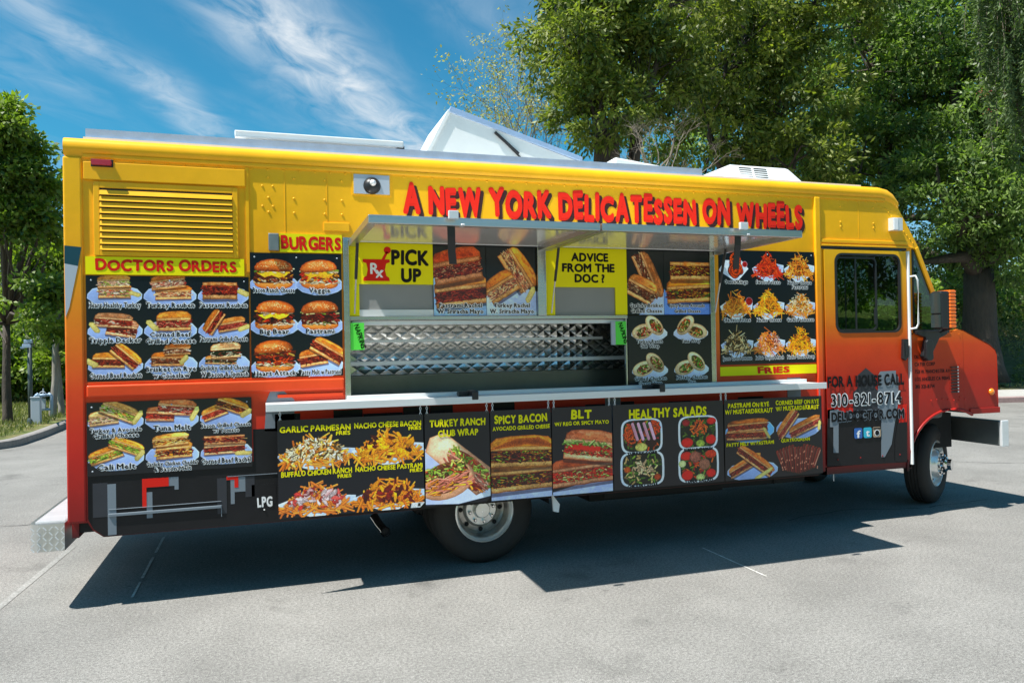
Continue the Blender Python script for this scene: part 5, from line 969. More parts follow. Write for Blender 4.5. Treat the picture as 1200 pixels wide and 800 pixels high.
def s_salad(cv, t_, x0, z0, x1, z1, y):
    w, h = x1-x0, z1-z0; G_ = [(.30, .42, .14), (.45, .55, .22), (.16, .24, .08)]; C_ = [(.86, .34, .12), (.90, .42, .16), (.65, .16, .2)]
    cv.salad(w*.25, h*.62, .36, .27, G_+C_, [(-.30, .1, .12, .25, (.88, .38, .14), 'pile'), (.30, .2, .14, .2, (.86, .34, .14), 'pile'), (.22, -.2, .14, .14, (.20, .07, .05), 'e'), (-.02, -.32, .15, .12, (.86, .80, .48), 'e'), (.0, .12, .22, .22, (.84, .64, .70), 'strips')])
    cv.salad(w*.76, h*.62, .36, .27, G_, [(-.28, -.28, .15, .14, (.84, .14, .10), 'e'), (.32, -.22, .13, .14, (.86, .16, .12), 'e'), (.34, .32, .12, .1, (.80, .14, .1), 'e'), (-.3, .3, .1, .1, (.6, .16, .2), 'e'), (.02, .14, .2, .24, (.90, .42, .20), 'pile'), (.05, -.32, .11, .11, (.66, .72, .36), 'e')])
    cv.salad(w*.25, h*.23, .38, .27, G_+[(.84, .7, .5)], [(.0, .02, .26, .24, (.88, .74, .60), 'pile'), (-.34, .0, .08, .09, (.80, .40, .12), 'e'), (.34, -.26, .08, .09, (.82, .36, .1), 'e')])
    cv.salad(w*.76, h*.23, .37, .28, G_+C_, [(-.30, .26, .14, .12, (.84, .2, .12), 'e'), (.3, .28, .14, .12, (.86, .3, .14), 'e'), (-.28, -.28, .14, .14, (.84, .18, .12), 'e'), (.3, -.26, .12, .12, (.82, .16, .1), 'e'), (-.08, .22, .14, .16, (.62, .40, .34), 'e'), (.14, .0, .14, .16, (.66, .46, .38), 'e'), (.04, -.36, .11, .10, (.80, .84, .56), 'e'), (-.4, .05, .09, .10, (.82, .84, .60), 'e')])
    for k, s in enumerate(('TURKEY COBB', 'BUFFALO CHICKEN', 'CHICKEN CAESAR', 'TUNA SALAD')):
        par = t_ if k == 0 else par; t_ = MB(); par.subs.append(t_); i, j = k % 2, k//2; cx = x0+w*(.25 if i == 0 else .76); text(t_, s, cx-.13, cx+.13, z0+h*(.395 if j == 0 else .012)+.004, .020, y, 3, HALO); text(t_, s, cx-.13, cx+.13, z0+h*(.395 if j == 0 else .012)+.004, .020, y-.001, 1, REG)
    t_ = par; ttl(t_, 'HEALTHY SALADS', x0+.135, x1-.155, z1-.11, .066, y, 9)
hanging('healthy salads sign of four tubs, second widest of the hanging signs', 2.536, 3.512, .545, s_salad)
def s_rye(cv, t_, x0, z0, x1, z1, y):
    w, h = x1-x0, z1-z0
    cv.plate(w*.25, h*.60, w*.50, h*.28, (.45, .66, .84)); cv.half(w*.23, h*.66, w*.40, h*.13, .03, PASTRAMI, DARKT, n=90); cv.half(w*.22, h*.56, w*.40, h*.14, -.02, PASTRAMI, (.60, .38, .2), n=90, top=False); cv.pickle(w*.42, h*.56, .12, .03, -1)
    cv.plate(w*.75, h*.60, w*.48, h*.26); cv.half(w*.64, h*.66, w*.28, h*.12, .85, CORNED, (.76, .52, .3), n=70); cv.half(w*.82, h*.61, w*.34, h*.13, .35, CORNED, (.78, .52, .28), n=80); cv.pickle(w*.97, h*.62, .09, .03, 1.4)
    cv.plate(w*.27, h*.10, w*.52, h*.24); cv.half(w*.20, h*.17, w*.34, h*.12, .4, PASTRAMI, (.88, .56, .32), n=70); cv.half(w*.30, h*.22, w*.40, h*.13, -.6, PASTRAMI, (.86, .54, .30), n=90); cv.pickle(w*.38, h*.05, .22, .035, .45)
    T = cv.T(w*.75, h*.20, 0)
    for i in range(15):
        x = -w*.22+i*w*.031; cc = (.40, .15, .12) if i % 2 else (.50, .22, .18); top_ = h*.16-abs(i-7)**1.5*h*.004+(h*.02 if i not in (6, 7, 8) else -h*.02); cv.stroke(*T(x, top_), *T(x*.72, -h*.16+abs(i-7)*h*.008), w*.036, cc); cv.stroke(*T(x+w*.012, top_-h*.01), *T(x*.72+w*.01, -h*.15+abs(i-7)*h*.008), w*.008, (.82, .62, .54))
    for _ in range(40): a, b = random.uniform(-.2, .2)*w, random.uniform(-.14, .1)*h; cv.ell(*T(a, b), .006, .008, (.80, .55, .46), nz=.1, n=8)
    m = (x0+x1)/2
    ttl(t_, 'PASTRAMI ON RYE', x0+.035, m-.05, z1-.066, .034, y, 3); ttl(t_, "W/ MUSTARD&KRAUT", x0+.005, m-.015, z1-.115, .033, y, 4)
    ttl(t_, 'CORNED BEEF ON RYE', m+.015, x1-.03, z1-.060, .032, y, 5); ttl(t_, "W/ MUSTARD&KRAUT", m+.015, x1-.03, z1-.108, .033, y, 6)
    ttl(t_, 'PATTY MELT W/ PASTRAMI', x0+.015, m-.01, z1-.375, .027, y, 7); ttl(t_, 'QUATROGASAN', m+.06, x1-.13, z1-.368, .026, y, 8)
hanging('pastrami and corned beef on rye sign, hanging nearest the cab door', 3.522, 4.478, .545, s_rye)
# ------------------------------------------------------------------ ground
def ground_mat(name, base, spk, sc, var2, rough=.9, bump=.5, bd=.006, tintc=None, crack=False):
    m = bpy.data.materials.new(name); m.use_nodes = True; nt = m.node_tree; b = nt.nodes['Principled BSDF']; b.inputs['Roughness'].default_value = rough; b.inputs['Specular IOR Level'].default_value = .3
    t = nt.nodes.new('ShaderNodeTexCoord')
    def noise(s, d, r_=.6):
        n = nt.nodes.new('ShaderNodeTexNoise'); n.inputs['Scale'].default_value = s; n.inputs['Detail'].default_value = d; n.inputs['Roughness'].default_value = r_; nt.links.new(t.outputs['Object'], n.inputs['Vector']); return n
    def rng(o, a, b_, c, d):
        r_ = nt.nodes.new('ShaderNodeMapRange'); r_.inputs[1].default_value = a; r_.inputs[2].default_value = b_; r_.inputs[3].default_value = c; r_.inputs[4].default_value = d; nt.links.new(o, r_.inputs[0]); return r_
    def mul(a, b_):
        q = nt.nodes.new('ShaderNodeMath'); q.operation = 'MULTIPLY'; nt.links.new(a, q.inputs[0]); nt.links.new(b_, q.inputs[1]); return q
    n1_, n2_, n3_, n4_ = noise(sc, 2, .7), noise(sc*.3, 3, .7), noise(.9, 6, .65), noise(.16, 3)
    k = mul(rng(n1_.outputs[0], .3, .7, 1-spk, 1+spk).outputs[0], rng(n2_.outputs[0], .3, .7, 1-spk*.6, 1+spk*.5).outputs[0])
    k = mul(k.outputs[0], rng(n3_.outputs[0], .35, .68, 1-var2, 1+var2*.4).outputs[0]); k = mul(k.outputs[0], rng(n4_.outputs[0], .35, .65, 1-var2*.6, 1+var2*.4).outputs[0])
    if crack:   # oil spots
        v = noise(1.3, 4, .6); k = mul(k.outputs[0], rng(v.outputs[0], .60, .74, 1.0, .64).outputs[0]); v2 = noise(9, 2, .5); k = mul(k.outputs[0], rng(v2.outputs[0], .72, .78, 1.0, .55).outputs[0]); v3 = noise(26, 1, .5); k = mul(k.outputs[0], rng(v3.outputs[0], .77, .80, 1.0, .45).outputs[0])
    sc_ = nt.nodes.new('ShaderNodeVectorMath'); sc_.operation = 'SCALE'
    if tintc:
        mxn = nt.nodes.new('ShaderNodeMixRGB'); mxn.inputs[1].default_value = (*base, 1); mxn.inputs[2].default_value = (*tintc, 1); nt.links.new(rng(noise(1.6, 6, .7).outputs[0], .4, .62, 0, 1).outputs[0], mxn.inputs[0]); nt.links.new(mxn.outputs[0], sc_.inputs[0])
    else: sc_.inputs[0].default_value = base
    nt.links.new(k.outputs[0], sc_.inputs['Scale']); nt.links.new(sc_.outputs[0], b.inputs['Base Color'])
    bp = nt.nodes.new('ShaderNodeBump'); bp.inputs['Strength'].default_value = bump; bp.inputs['Distance'].default_value = bd; nt.links.new(n1_.outputs[0], bp.inputs['Height']); nt.links.new(bp.outputs[0], b.inputs['Normal'])
    return m
M['asphalt'] = ground_mat('worn_pale_asphalt', (.240, .232, .217), .62, 170, .20, crack=True)
M['concrete'] = ground_mat('pale_concrete', (.40, .39, .37), .12, 30, .12, bump=.2)
M['kerbm'] = ground_mat('kerb_concrete', (.30, .28, .265), .15, 20, .2, bump=.3)
M['kerbr'] = ground_mat('kerb_faded_red', (.34, .24, .23), .15, 20, .2, bump=.3)
M['lawn'] = ground_mat('lawn_soil', (.10, .13, .03), .35, 12, .3, tintc=(.20, .17, .07))
M['drygrass'] = ground_mat('dry_ground', (.22, .19, .11), .3, 14, .3, tintc=(.13, .13, .05))
M['sunslit'] = ground_mat('sun_slit_paint', (.62, .61, .57), .3, 60, .35, bump=.2)
M['seal'] = ground_mat('crack_sealer', (.05, .05, .05), .2, 40, .2, bump=.2)
me = bpy.data.meshes.new('asphalt_road'); me.from_pydata([(-600, -400, 0), (900, -400, 0), (900, 1000, 0), (-600, 1000, 0)], [], [(0, 1, 2, 3)]); me.materials.append(M['asphalt'])
road = bpy.data.objects.new('asphalt_road', me); COL.objects.link(road); tag(road, 'pale worn asphalt lot under the truck', kind='structure')
def sheet(name, quads, mat_, z, label):
    b = MB()
    for q in quads: b.add([(x, y, z) for x, y in q], [list(range(len(q)))])
    o = b.build(name, mat_); tag(o, label, kind='structure'); return o
def linequad(x0, y0, x1, y1, w):
    d = Vector((x1-x0, y1-y0)).normalized(); n = Vector((-d.y, d.x))*w/2; return [(x0+n.x, y0+n.y), (x0-n.x, y0-n.y), (x1-n.x, y1-n.y), (x1+n.x, y1+n.y)]
sheet('sun_slit_line', [linequad(-.86, .2, -.86, .56, .016), linequad(-.86, .66, -.86, 1.25, .02), linequad(-.86, 1.40, -.86, 1.95, .02), linequad(3.36, -.98, 3.36, -.16, .014), ], M['sunslit'], .004, 'thin pale stripes painted as slits of sunlight in the truck shadow')  # slits of sunlight within the truck's shadow, laid down as pale stripes
sheet('gutter_joint', [linequad(-1.72, -.6, -1.57, 1.9, .05)], ground_mat('pale_joint', (.285, .28, .265), .3, 60, .3, bump=.2), .003, 'faint pale seam in the asphalt beside the rear step')
rg = random.Random(12); qs = []
for sx, sy, ang_, L_ in ((4.6, .35, .35, 2.6), (7.0, 2.2, .2, 3), (-2.6, 3.0, .1, 2), (1.2, -3.4, .5, 1.2)):
    x, y, a = sx, sy, ang_
    for i in range(int(L_/.12)):
        a += rg.uniform(-.35, .35); nx_, ny_ = x+.12*math.cos(a), y+.12*math.sin(a); qs.append(linequad(x, y, nx_, ny_, rg.uniform(.006, .014))); x, y = nx_, ny_; a = a*.8+ang_*.2
sheet('pavement_crack', qs, M['seal'], .003, 'thin dark cracks in the asphalt')
def path_band(path, w0, w1, z, side=1):
    """offset a polyline by w0 and w1 to its left"""
    P_ = [Vector(p) for p in path]; out = []
    for i, p in enumerate(P_):
        d = (P_[min(i+1, len(P_)-1)]-P_[max(i-1, 0)]).normalized(); n = Vector((-d.y, d.x))*side; out.append((p+n*w0, p+n*w1))
    return out
def kerb(name, path, mat_, side, label, h=.145, w=.16):
    b = MB(); o_ = path_band(path, 0, w, 0, side); n = len(o_); vs = []
    for a, c in o_: vs += [(a.x, a.y, -.01), (a.x, a.y, h-.02), (a.x+(c.x-a.x)*.15, a.y+(c.y-a.y)*.15, h), (c.x, c.y, h), (c.x, c.y, -.01)]
    b.add(vs, [(i*5+j, i*5+j+1, i*5+j+6, i*5+j+5) for i in range(n-1) for j in range(4)]); o = b.build(name, mat_, auto=50); tag(o, label, kind='structure')
def bez(P_, n=8):
    out = []
    for i in range(len(P_)-1):
        p0, p1, p2, p3 = [Vector(P_[max(0, min(len(P_)-1, i+k))]) for k in (-1, 0, 1, 2)]
        for j in range(n):
            t = j/n; out.append(.5*((2*p1)+(p2-p0)*t+(2*p0-5*p1+4*p2-p3)*t*t+(3*p1-p0-3*p2+p3)*t**3))
    return out+[Vector(P_[-1])]
KL = bez([(-60, -1), (-20, 5.6), (-9, 8.0), (-5.6, 9.2), (-4.42, 10.1), (-4.2, 11.2), (-4.2, 14), (-4.4, 22), (-5, 60)])
KR = bez([(70, -2), (30, 6.3), (17.8, 8.85), (8, 10.8), (2.6, 12.0), (1.2, 13.2), (1.0, 15), (1.0, 24), (1, 60)])
kerb('kerb', KL, M['kerbm'], 1, 'grey kerb curving round the grass at the left'); kerb('kerb', KR, M['kerbr'], -1, 'faded reddish kerb in front of the pale pavement at the right')
def verge(name, path, side, far_pts, mat_, z, label):
    o_ = [c for a, c in path_band(path, 0, .15, 0, side)]; b = MB(); b.add([(p.x, p.y, z) for p in o_]+[(x, y, z) for x, y in far_pts], [list(range(len(o_)+len(far_pts)))]); o = b.build(name, mat_); tag(o, label, kind='structure')
# left lawn, rising gently behind the kerb
def terrain(name, x0, x1, y0, y1, nx, ny, inside, zf, mat_, label):
    b = MB(); vs = []
    for j in range(ny+1):
        for i in range(nx+1): x, y = x0+(x1-x0)*i/nx, y0+(y1-y0)*j/ny; vs.append((x, y, zf(x, y)))
    fs = [(j*(nx+1)+i, j*(nx+1)+i+1, (j+1)*(nx+1)+i+1, (j+1)*(nx+1)+i) for j in range(ny) for i in range(nx)]
    b.add(vs, fs); o = b.build(name, mat_, smooth=True); tag(o, label, kind='structure'); return o
def lerp_path(path, y):   # x of the left kerb at a given y
    for a, b in zip(path[:-1], path[1:]):
        if (a.y-y)*(b.y-y) <= 0 and abs(b.y-a.y) > 1e-6: return a.x+(b.x-a.x)*(y-a.y)/(b.y-a.y)
    return path[-1].x
band = path_band(KL, .15, .16, 0, 1)
vs = []; K = len(band); rows = [0, .6, 1.6, 4, 9, 20, 60]
for a, _ in band:
    d = (Vector((-30, 40))-a); d.normalize()
    for k, s in enumerate(rows): p = a+d*s; hgt = .140+min(.9, .022*s)+(.03*mnoise.noise(Vector((p.x*.4, p.y*.4, 0))) if k else 0); vs.append((p.x, p.y, hgt))
n = len(rows); b = MB(); b.add(vs, [(i*n+j, i*n+j+1, (i+1)*n+j+1, (i+1)*n+j) for i in range(K-1) for j in range(n-1)]); lawn = b.build('lawn', M['lawn'], smooth=True); tag(lawn, 'shaded lawn under the left trees', kind='structure')
# right: pavement strip then rising dry bank
band = path_band(KR[:33], .15, .16, 0, -1); vsp = []; vsb = []
rows2 = [0, .6, 1.6, 3, 4.4, 5.8, 7.5, 9.5, 12, 20, 60]
def bankz(s): return .145+.02*s if s < 3 else .205+(s-3)*.42 if s < 12 else 3.98+.06*(s-12)
nd = Vector((.33, .944))
for a, _ in band: vsp += [(a.x, a.y, .140), (a.x+nd.x*2.3, a.y+nd.y*2.3, .150)]
K = len(band); b = MB(); b.add(vsp, [(i*2, i*2+1, i*2+3, i*2+2) for i in range(K-1)]); pv = b.build('pavement', M['concrete']); tag(pv, 'pale concrete pavement behind the right kerb', kind='structure')
for a, _ in band:
    for s in rows2: p = a+nd*(2.3+s); vsb.append((p.x, p.y, bankz(s)-.01+(.12*mnoise.noise(Vector((p.x*.5, p.y*.5, 3))) if s > 1 else 0)))
n = len(rows2); b = MB(); b.add(vsb, [(i*n+j, i*n+j+1, (i+1)*n+j+1, (i+1)*n+j) for i in range(K-1) for j in range(n-1)]); bank = b.build('bank', M['drygrass'], smooth=True); tag(bank, 'dry bank rising behind the pavement', kind='structure')

# ------------------------------------------------------------------ foliage
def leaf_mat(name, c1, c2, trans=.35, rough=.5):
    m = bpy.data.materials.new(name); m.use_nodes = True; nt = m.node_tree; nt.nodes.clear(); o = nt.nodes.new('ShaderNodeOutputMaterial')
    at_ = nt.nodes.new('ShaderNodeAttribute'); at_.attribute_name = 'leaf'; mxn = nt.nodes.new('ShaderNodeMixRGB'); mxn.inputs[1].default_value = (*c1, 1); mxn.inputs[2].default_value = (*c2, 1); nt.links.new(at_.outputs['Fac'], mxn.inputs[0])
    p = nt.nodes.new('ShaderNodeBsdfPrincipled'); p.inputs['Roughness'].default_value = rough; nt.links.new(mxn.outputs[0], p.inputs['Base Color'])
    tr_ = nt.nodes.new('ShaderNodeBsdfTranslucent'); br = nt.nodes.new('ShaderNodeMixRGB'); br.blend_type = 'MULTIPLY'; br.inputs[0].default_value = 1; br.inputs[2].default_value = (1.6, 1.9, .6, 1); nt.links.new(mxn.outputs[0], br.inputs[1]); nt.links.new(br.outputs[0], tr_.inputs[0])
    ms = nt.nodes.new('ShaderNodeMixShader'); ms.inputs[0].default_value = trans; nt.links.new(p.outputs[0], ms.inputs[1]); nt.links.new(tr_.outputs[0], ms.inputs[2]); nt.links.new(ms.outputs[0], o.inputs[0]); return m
M['leaf'] = leaf_mat('ash_leaves', (.028, .062, .010), (.30, .33, .055), .36)
M['leaf_blue'] = leaf_mat('dark_leaves', (.024, .064, .016), (.27, .37, .095), .40)
M['leaf_left'] = leaf_mat('sycamore_leaves', (.022, .065, .008), (.26, .34, .045), .38)
M['leaf_pale'] = leaf_mat('pale_leaves', (.20, .20, .06), (.46, .42, .16))
M['leaf_pepper'] = leaf_mat('pepper_leaves', (.028, .060, .020), (.14, .20, .07))
M['leaf_brush'] = leaf_mat('brush_leaves', (.09, .10, .045), (.34, .34, .15), .35)
M['blade'] = leaf_mat('grass_blades', (.06, .09, .02), (.24, .24, .08), .3)
M['leaf_bright'] = leaf_mat('bright_bush_leaves', (.07, .15, .015), (.26, .36, .05), .35)
M['bark'] = mat('bark', (.075, .058, .045), .9, bump=.8, bscale=9, bdist=.04, var=.4, vscale=5, stretch=(2, 2, .5))
M['bark_pale'] = mat('pale_bark', (.30, .27, .23), .85, bump=.6, bscale=9, bdist=.02, var=.4, vscale=5, stretch=(2, 2, .5))
M['twig'] = mat('dry_twigs', (.22, .18, .14), .9, var=.3)
def leaves_mesh(name, C_, N_, L_, Wd_, col_, mat_, parent=None, D_=None, seed=1):
    """C_: leaf base points, N_: outward directions, one folded 4-point leaf each"""
    g_ = np.random.default_rng(seed); n = len(C_); d = N_+g_.normal(0, .55, (n, 3)) if D_ is None else D_+g_.normal(0, .18, (n, 3))
    d /= np.linalg.norm(d, axis=1)[:, None]+1e-9; r_ = g_.normal(0, 1, (n, 3)); s = np.cross(d, r_); s /= np.linalg.norm(s, axis=1)[:, None]+1e-9
    L = L_*g_.uniform(.6, 1.2, n)[:, None]; w = Wd_*g_.uniform(.6, 1.2, n)[:, None]; nn = np.cross(s, d)
    P_ = np.stack([C_, C_+d*L*.45+s*w*.5+nn*w*.15, C_+d*L-nn*w*.1, C_+d*L*.45-s*w*.5+nn*w*.15], 1).reshape(-1, 3).astype(np.float32)
    me = bpy.data.meshes.new(name); me.vertices.add(4*n); me.vertices.foreach_set('co', P_.ravel()); me.loops.add(4*n); me.loops.foreach_set('vertex_index', np.arange(4*n, dtype=np.int32)); me.polygons.add(n)
    me.polygons.foreach_set('loop_start', np.arange(0, 4*n, 4, dtype=np.int32)); me.update(calc_edges=True)
    a = me.attributes.new('leaf', 'FLOAT', 'FACE'); a.data.foreach_set('value', np.clip(col_, 0, 1).astype(np.float32)); me.materials.append(mat_)
    o = bpy.data.objects.new(name, me); COL.objects.link(o)
    if parent is not None: attach(o, parent)
    return o
def crown_points(lobes, n, seed, cl_n=45, cl_r=.42, gap=.0, freq=.45):
    g_ = np.random.default_rng(seed); vol = np.array([l[1][0]*l[1][1]*l[1][2] for l in lobes])**.75; vol /= vol.sum(); k = max(1, n//cl_n); C_, N_, col_ = [], [], []; made = 0; tries = 0
    cls = []
    while made < k and tries < k*6:
        tries += 1; l = lobes[g_.choice(len(lobes), p=vol)]; c = np.array(l[0]); r_ = np.array(l[1]); v = g_.normal(0, 1, 3); v /= np.linalg.norm(v); q = g_.uniform(.25, 1)**.42
        p_ = c+v*r_*q
        if mnoise.noise(Vector((float(p_[0])*freq, float(p_[1])*freq, float(p_[2])*freq+seed))) < gap-.22: continue
        cls.append((p_, v, g_.uniform(-.22, .22)+.18*mnoise.noise(Vector((float(p_[0])*.8, float(p_[1])*.8, float(p_[2])*.8))))); made += 1
    for p_, v, cc in cls:
        m = int(cl_n*g_.uniform(.6, 1.4)); w = g_.normal(0, 1, (m, 3)); w /= np.linalg.norm(w, axis=1)[:, None]; rr = cl_r*g_.uniform(.1, 1, m)[:, None]**.6*g_.uniform(.55, 1.5)
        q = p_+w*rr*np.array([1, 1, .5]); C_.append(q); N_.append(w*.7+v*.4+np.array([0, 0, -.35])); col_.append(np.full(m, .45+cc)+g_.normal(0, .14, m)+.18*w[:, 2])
    return np.concatenate(C_), np.concatenate(N_), np.concatenate(col_), cls
def limbs(mb, base, r0_, fork, lobes, cls, seed, tw=70, lean=(0, 0)):
    rg = random.Random(seed); base = Vector(base); F = base+Vector((lean[0], lean[1], fork)); pts = [base+Vector((0, 0, -.3)), base+Vector((0, 0, .15)), base+(F-base)*.35+Vector((rg.uniform(-.1, .1), rg.uniform(-.1, .1), 0))*r0_*4, base+(F-base)*.7, F]
    mb.tube(pts, [r0_*1.5, r0_*1.18, r0_, r0_*.9, r0_*.82], 14)
    ends = []
    for c, r_ in lobes:
        c = Vector(c); m1 = F.lerp(c, .45)+Vector((rg.uniform(-.3, .3), rg.uniform(-.3, .3), .25*(c-F).length*.3)); L = [F+Vector((0, 0, -.1)), m1, c+Vector((0, 0, -.2*r_[2])), c+Vector((rg.uniform(-.3, .3)*r_[0], 0, .55*r_[2]))]
        mb.tube(L, [r0_*.6, r0_*.36, r0_*.18, r0_*.04], 8); ends.append((c, m1))
    for p_, v, _ in rg.sample(cls, min(tw, len(cls))):
        p_ = Vector(p_); c, m1 = min(ends, key=lambda e: (e[0]-p_).length); q = c.lerp(m1, rg.uniform(0, .6)); mid = q.lerp(p_, .5)+Vector((rg.uniform(-.2, .2), rg.uniform(-.2, .2), rg.uniform(0, .3))); mb.tube([q, mid, p_], [r0_*.13, r0_*.08, r0_*.02], 5, caps=False)
def tree(name, label, base, r0_, fork, lobes, n, mat_, seed, leaf=(.15, .06), bark='bark', group=None, cl=(45, .42), gap=0, tw=70, lean=(0, 0)):
    root = empty(name, base); tag(root, label, 'tree', group); C_, N_, col_, cls = crown_points(lobes, n, seed, cl[0], cl[1], gap)
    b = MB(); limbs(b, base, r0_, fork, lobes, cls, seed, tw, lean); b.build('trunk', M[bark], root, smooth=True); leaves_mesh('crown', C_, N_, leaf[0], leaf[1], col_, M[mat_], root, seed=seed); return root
def L3(px, py, d, rx, rz, ry=None): p_ = at(px, py, d); return ((p_.x, p_.y, p_.z), (rx, ry or rx, rz))
def gz(px, d, z=.2): p_ = at(px, 420, d); return (p_.x, p_.y, z)
GR, GLf = 'trees on the bank behind the truck', 'trees on the lawn behind the truck'
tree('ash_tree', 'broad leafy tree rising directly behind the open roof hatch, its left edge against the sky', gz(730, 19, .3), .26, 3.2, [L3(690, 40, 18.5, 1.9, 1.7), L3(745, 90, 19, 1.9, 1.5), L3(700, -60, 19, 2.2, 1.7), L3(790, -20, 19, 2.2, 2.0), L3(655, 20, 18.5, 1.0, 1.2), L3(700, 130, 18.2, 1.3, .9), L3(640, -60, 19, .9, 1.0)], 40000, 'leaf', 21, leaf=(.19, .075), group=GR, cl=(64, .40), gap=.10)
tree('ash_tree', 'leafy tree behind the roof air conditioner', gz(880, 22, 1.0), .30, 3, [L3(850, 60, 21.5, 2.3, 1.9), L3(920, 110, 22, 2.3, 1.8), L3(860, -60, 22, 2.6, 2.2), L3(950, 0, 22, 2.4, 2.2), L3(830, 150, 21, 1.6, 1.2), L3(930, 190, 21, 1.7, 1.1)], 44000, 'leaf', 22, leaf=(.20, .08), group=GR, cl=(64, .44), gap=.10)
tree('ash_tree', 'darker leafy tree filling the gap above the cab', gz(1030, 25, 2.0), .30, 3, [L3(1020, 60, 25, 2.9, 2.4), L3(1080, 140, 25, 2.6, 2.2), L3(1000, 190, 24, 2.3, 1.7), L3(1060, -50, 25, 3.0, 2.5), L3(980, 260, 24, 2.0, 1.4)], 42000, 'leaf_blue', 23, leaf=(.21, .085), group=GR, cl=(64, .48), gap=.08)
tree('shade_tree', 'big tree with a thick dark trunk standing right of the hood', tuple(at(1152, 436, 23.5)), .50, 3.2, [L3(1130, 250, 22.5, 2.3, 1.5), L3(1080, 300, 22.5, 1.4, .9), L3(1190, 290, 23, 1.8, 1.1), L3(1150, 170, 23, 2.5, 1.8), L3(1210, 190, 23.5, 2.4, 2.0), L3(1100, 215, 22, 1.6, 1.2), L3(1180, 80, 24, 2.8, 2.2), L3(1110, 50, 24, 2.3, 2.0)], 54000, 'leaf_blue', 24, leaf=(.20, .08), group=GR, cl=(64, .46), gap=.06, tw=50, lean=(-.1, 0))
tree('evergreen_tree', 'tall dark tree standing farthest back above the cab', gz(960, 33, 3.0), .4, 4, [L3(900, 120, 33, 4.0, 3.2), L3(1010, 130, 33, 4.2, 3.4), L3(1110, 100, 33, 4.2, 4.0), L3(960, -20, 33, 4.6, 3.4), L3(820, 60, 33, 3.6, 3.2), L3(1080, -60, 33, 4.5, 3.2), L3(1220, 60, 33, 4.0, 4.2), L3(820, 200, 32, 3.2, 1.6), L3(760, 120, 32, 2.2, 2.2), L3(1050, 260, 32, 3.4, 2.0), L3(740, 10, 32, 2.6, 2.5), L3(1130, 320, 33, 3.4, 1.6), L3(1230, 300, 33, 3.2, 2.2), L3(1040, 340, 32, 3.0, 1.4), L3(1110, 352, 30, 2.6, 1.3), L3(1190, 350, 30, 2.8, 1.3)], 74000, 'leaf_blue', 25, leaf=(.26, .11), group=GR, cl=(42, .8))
# weeping pepper tree at the right edge
root = empty('pepper_tree', gz(1235, 18, .6)); tag(root, 'weeping tree with hanging strands and reddish berries at the right edge', 'tree', GR)
lob = [L3(1205, 40, 17, .9, 1.0), L3(1245, 100, 17.5, 1.1, 1.3), L3(1180, -40, 17, .8, 1.0), L3(1225, -20, 17.5, 1.3, 1.4)]
C_, N_, col_, cls = crown_points(lob, 9000, 31, 30, .35); b = MB(); limbs(b, gz(1235, 18, .6), .22, 3.5, lob, cls, 31, 60); b.build('trunk', M['bark'], root, smooth=True)
g_ = np.random.default_rng(5); cc, dd, kk = [C_], [N_], [col_]; tb_ = MB(); berries = []
for i in range(210):
    l = lob[g_.integers(0, 4)]; a = g_.uniform(0, 2*PI); q = g_.uniform(.3, 1.05); p_ = np.array([l[0][0]+l[1][0]*q*math.cos(a), l[0][1]+l[1][1]*q*math.sin(a), l[0][2]-l[1][2]*g_.uniform(-.2, .6)]); Ln = g_.uniform(.8, 2.2); m = int(Ln*60)
    t = np.linspace(0, 1, m)[:, None]; sw = g_.normal(0, .12, 3); path_ = p_+t*np.array([sw[0], sw[1], -Ln])+(t**2)*np.array([sw[1], sw[0], 0]); cc.append(path_+g_.normal(0, .012, (m, 3))); s_ = g_.choice([-1, 1], m)[:, None]; dd.append(np.concatenate([s_*math.cos(a), s_*math.sin(a), -.9*np.ones((m, 1))], 1)); kk.append(np.full(m, .5)+g_.normal(0, .15, m)+g_.uniform(-.2, .2))
    if i % 2 == 0: tb_.tube([tuple(path_[0]), tuple(path_[m//2]), tuple(path_[-1])], .004, 3, caps=False)
    if i % 9 == 0: berries.append(path_[int(m*.5)])
leaves_mesh('crown', np.concatenate(cc), np.concatenate(dd), .15, .036, np.concatenate(kk), M['leaf_pepper'], root, seed=3); tb_.build('hanging_twigs', M['twig'], root)
M['berry'] = mat('berries', (.30, .035, .03), .5); b = MB()
for q in berries:
    for k in range(16): o_ = g_.normal(0, .06, 3); b.lathe([(.001, -.014), (.014, 0), (.001, .014)], tuple(q+o_), (0, 0, 1), 5)
tag(b.build('berries', M['berry'], root), kind='stuff')
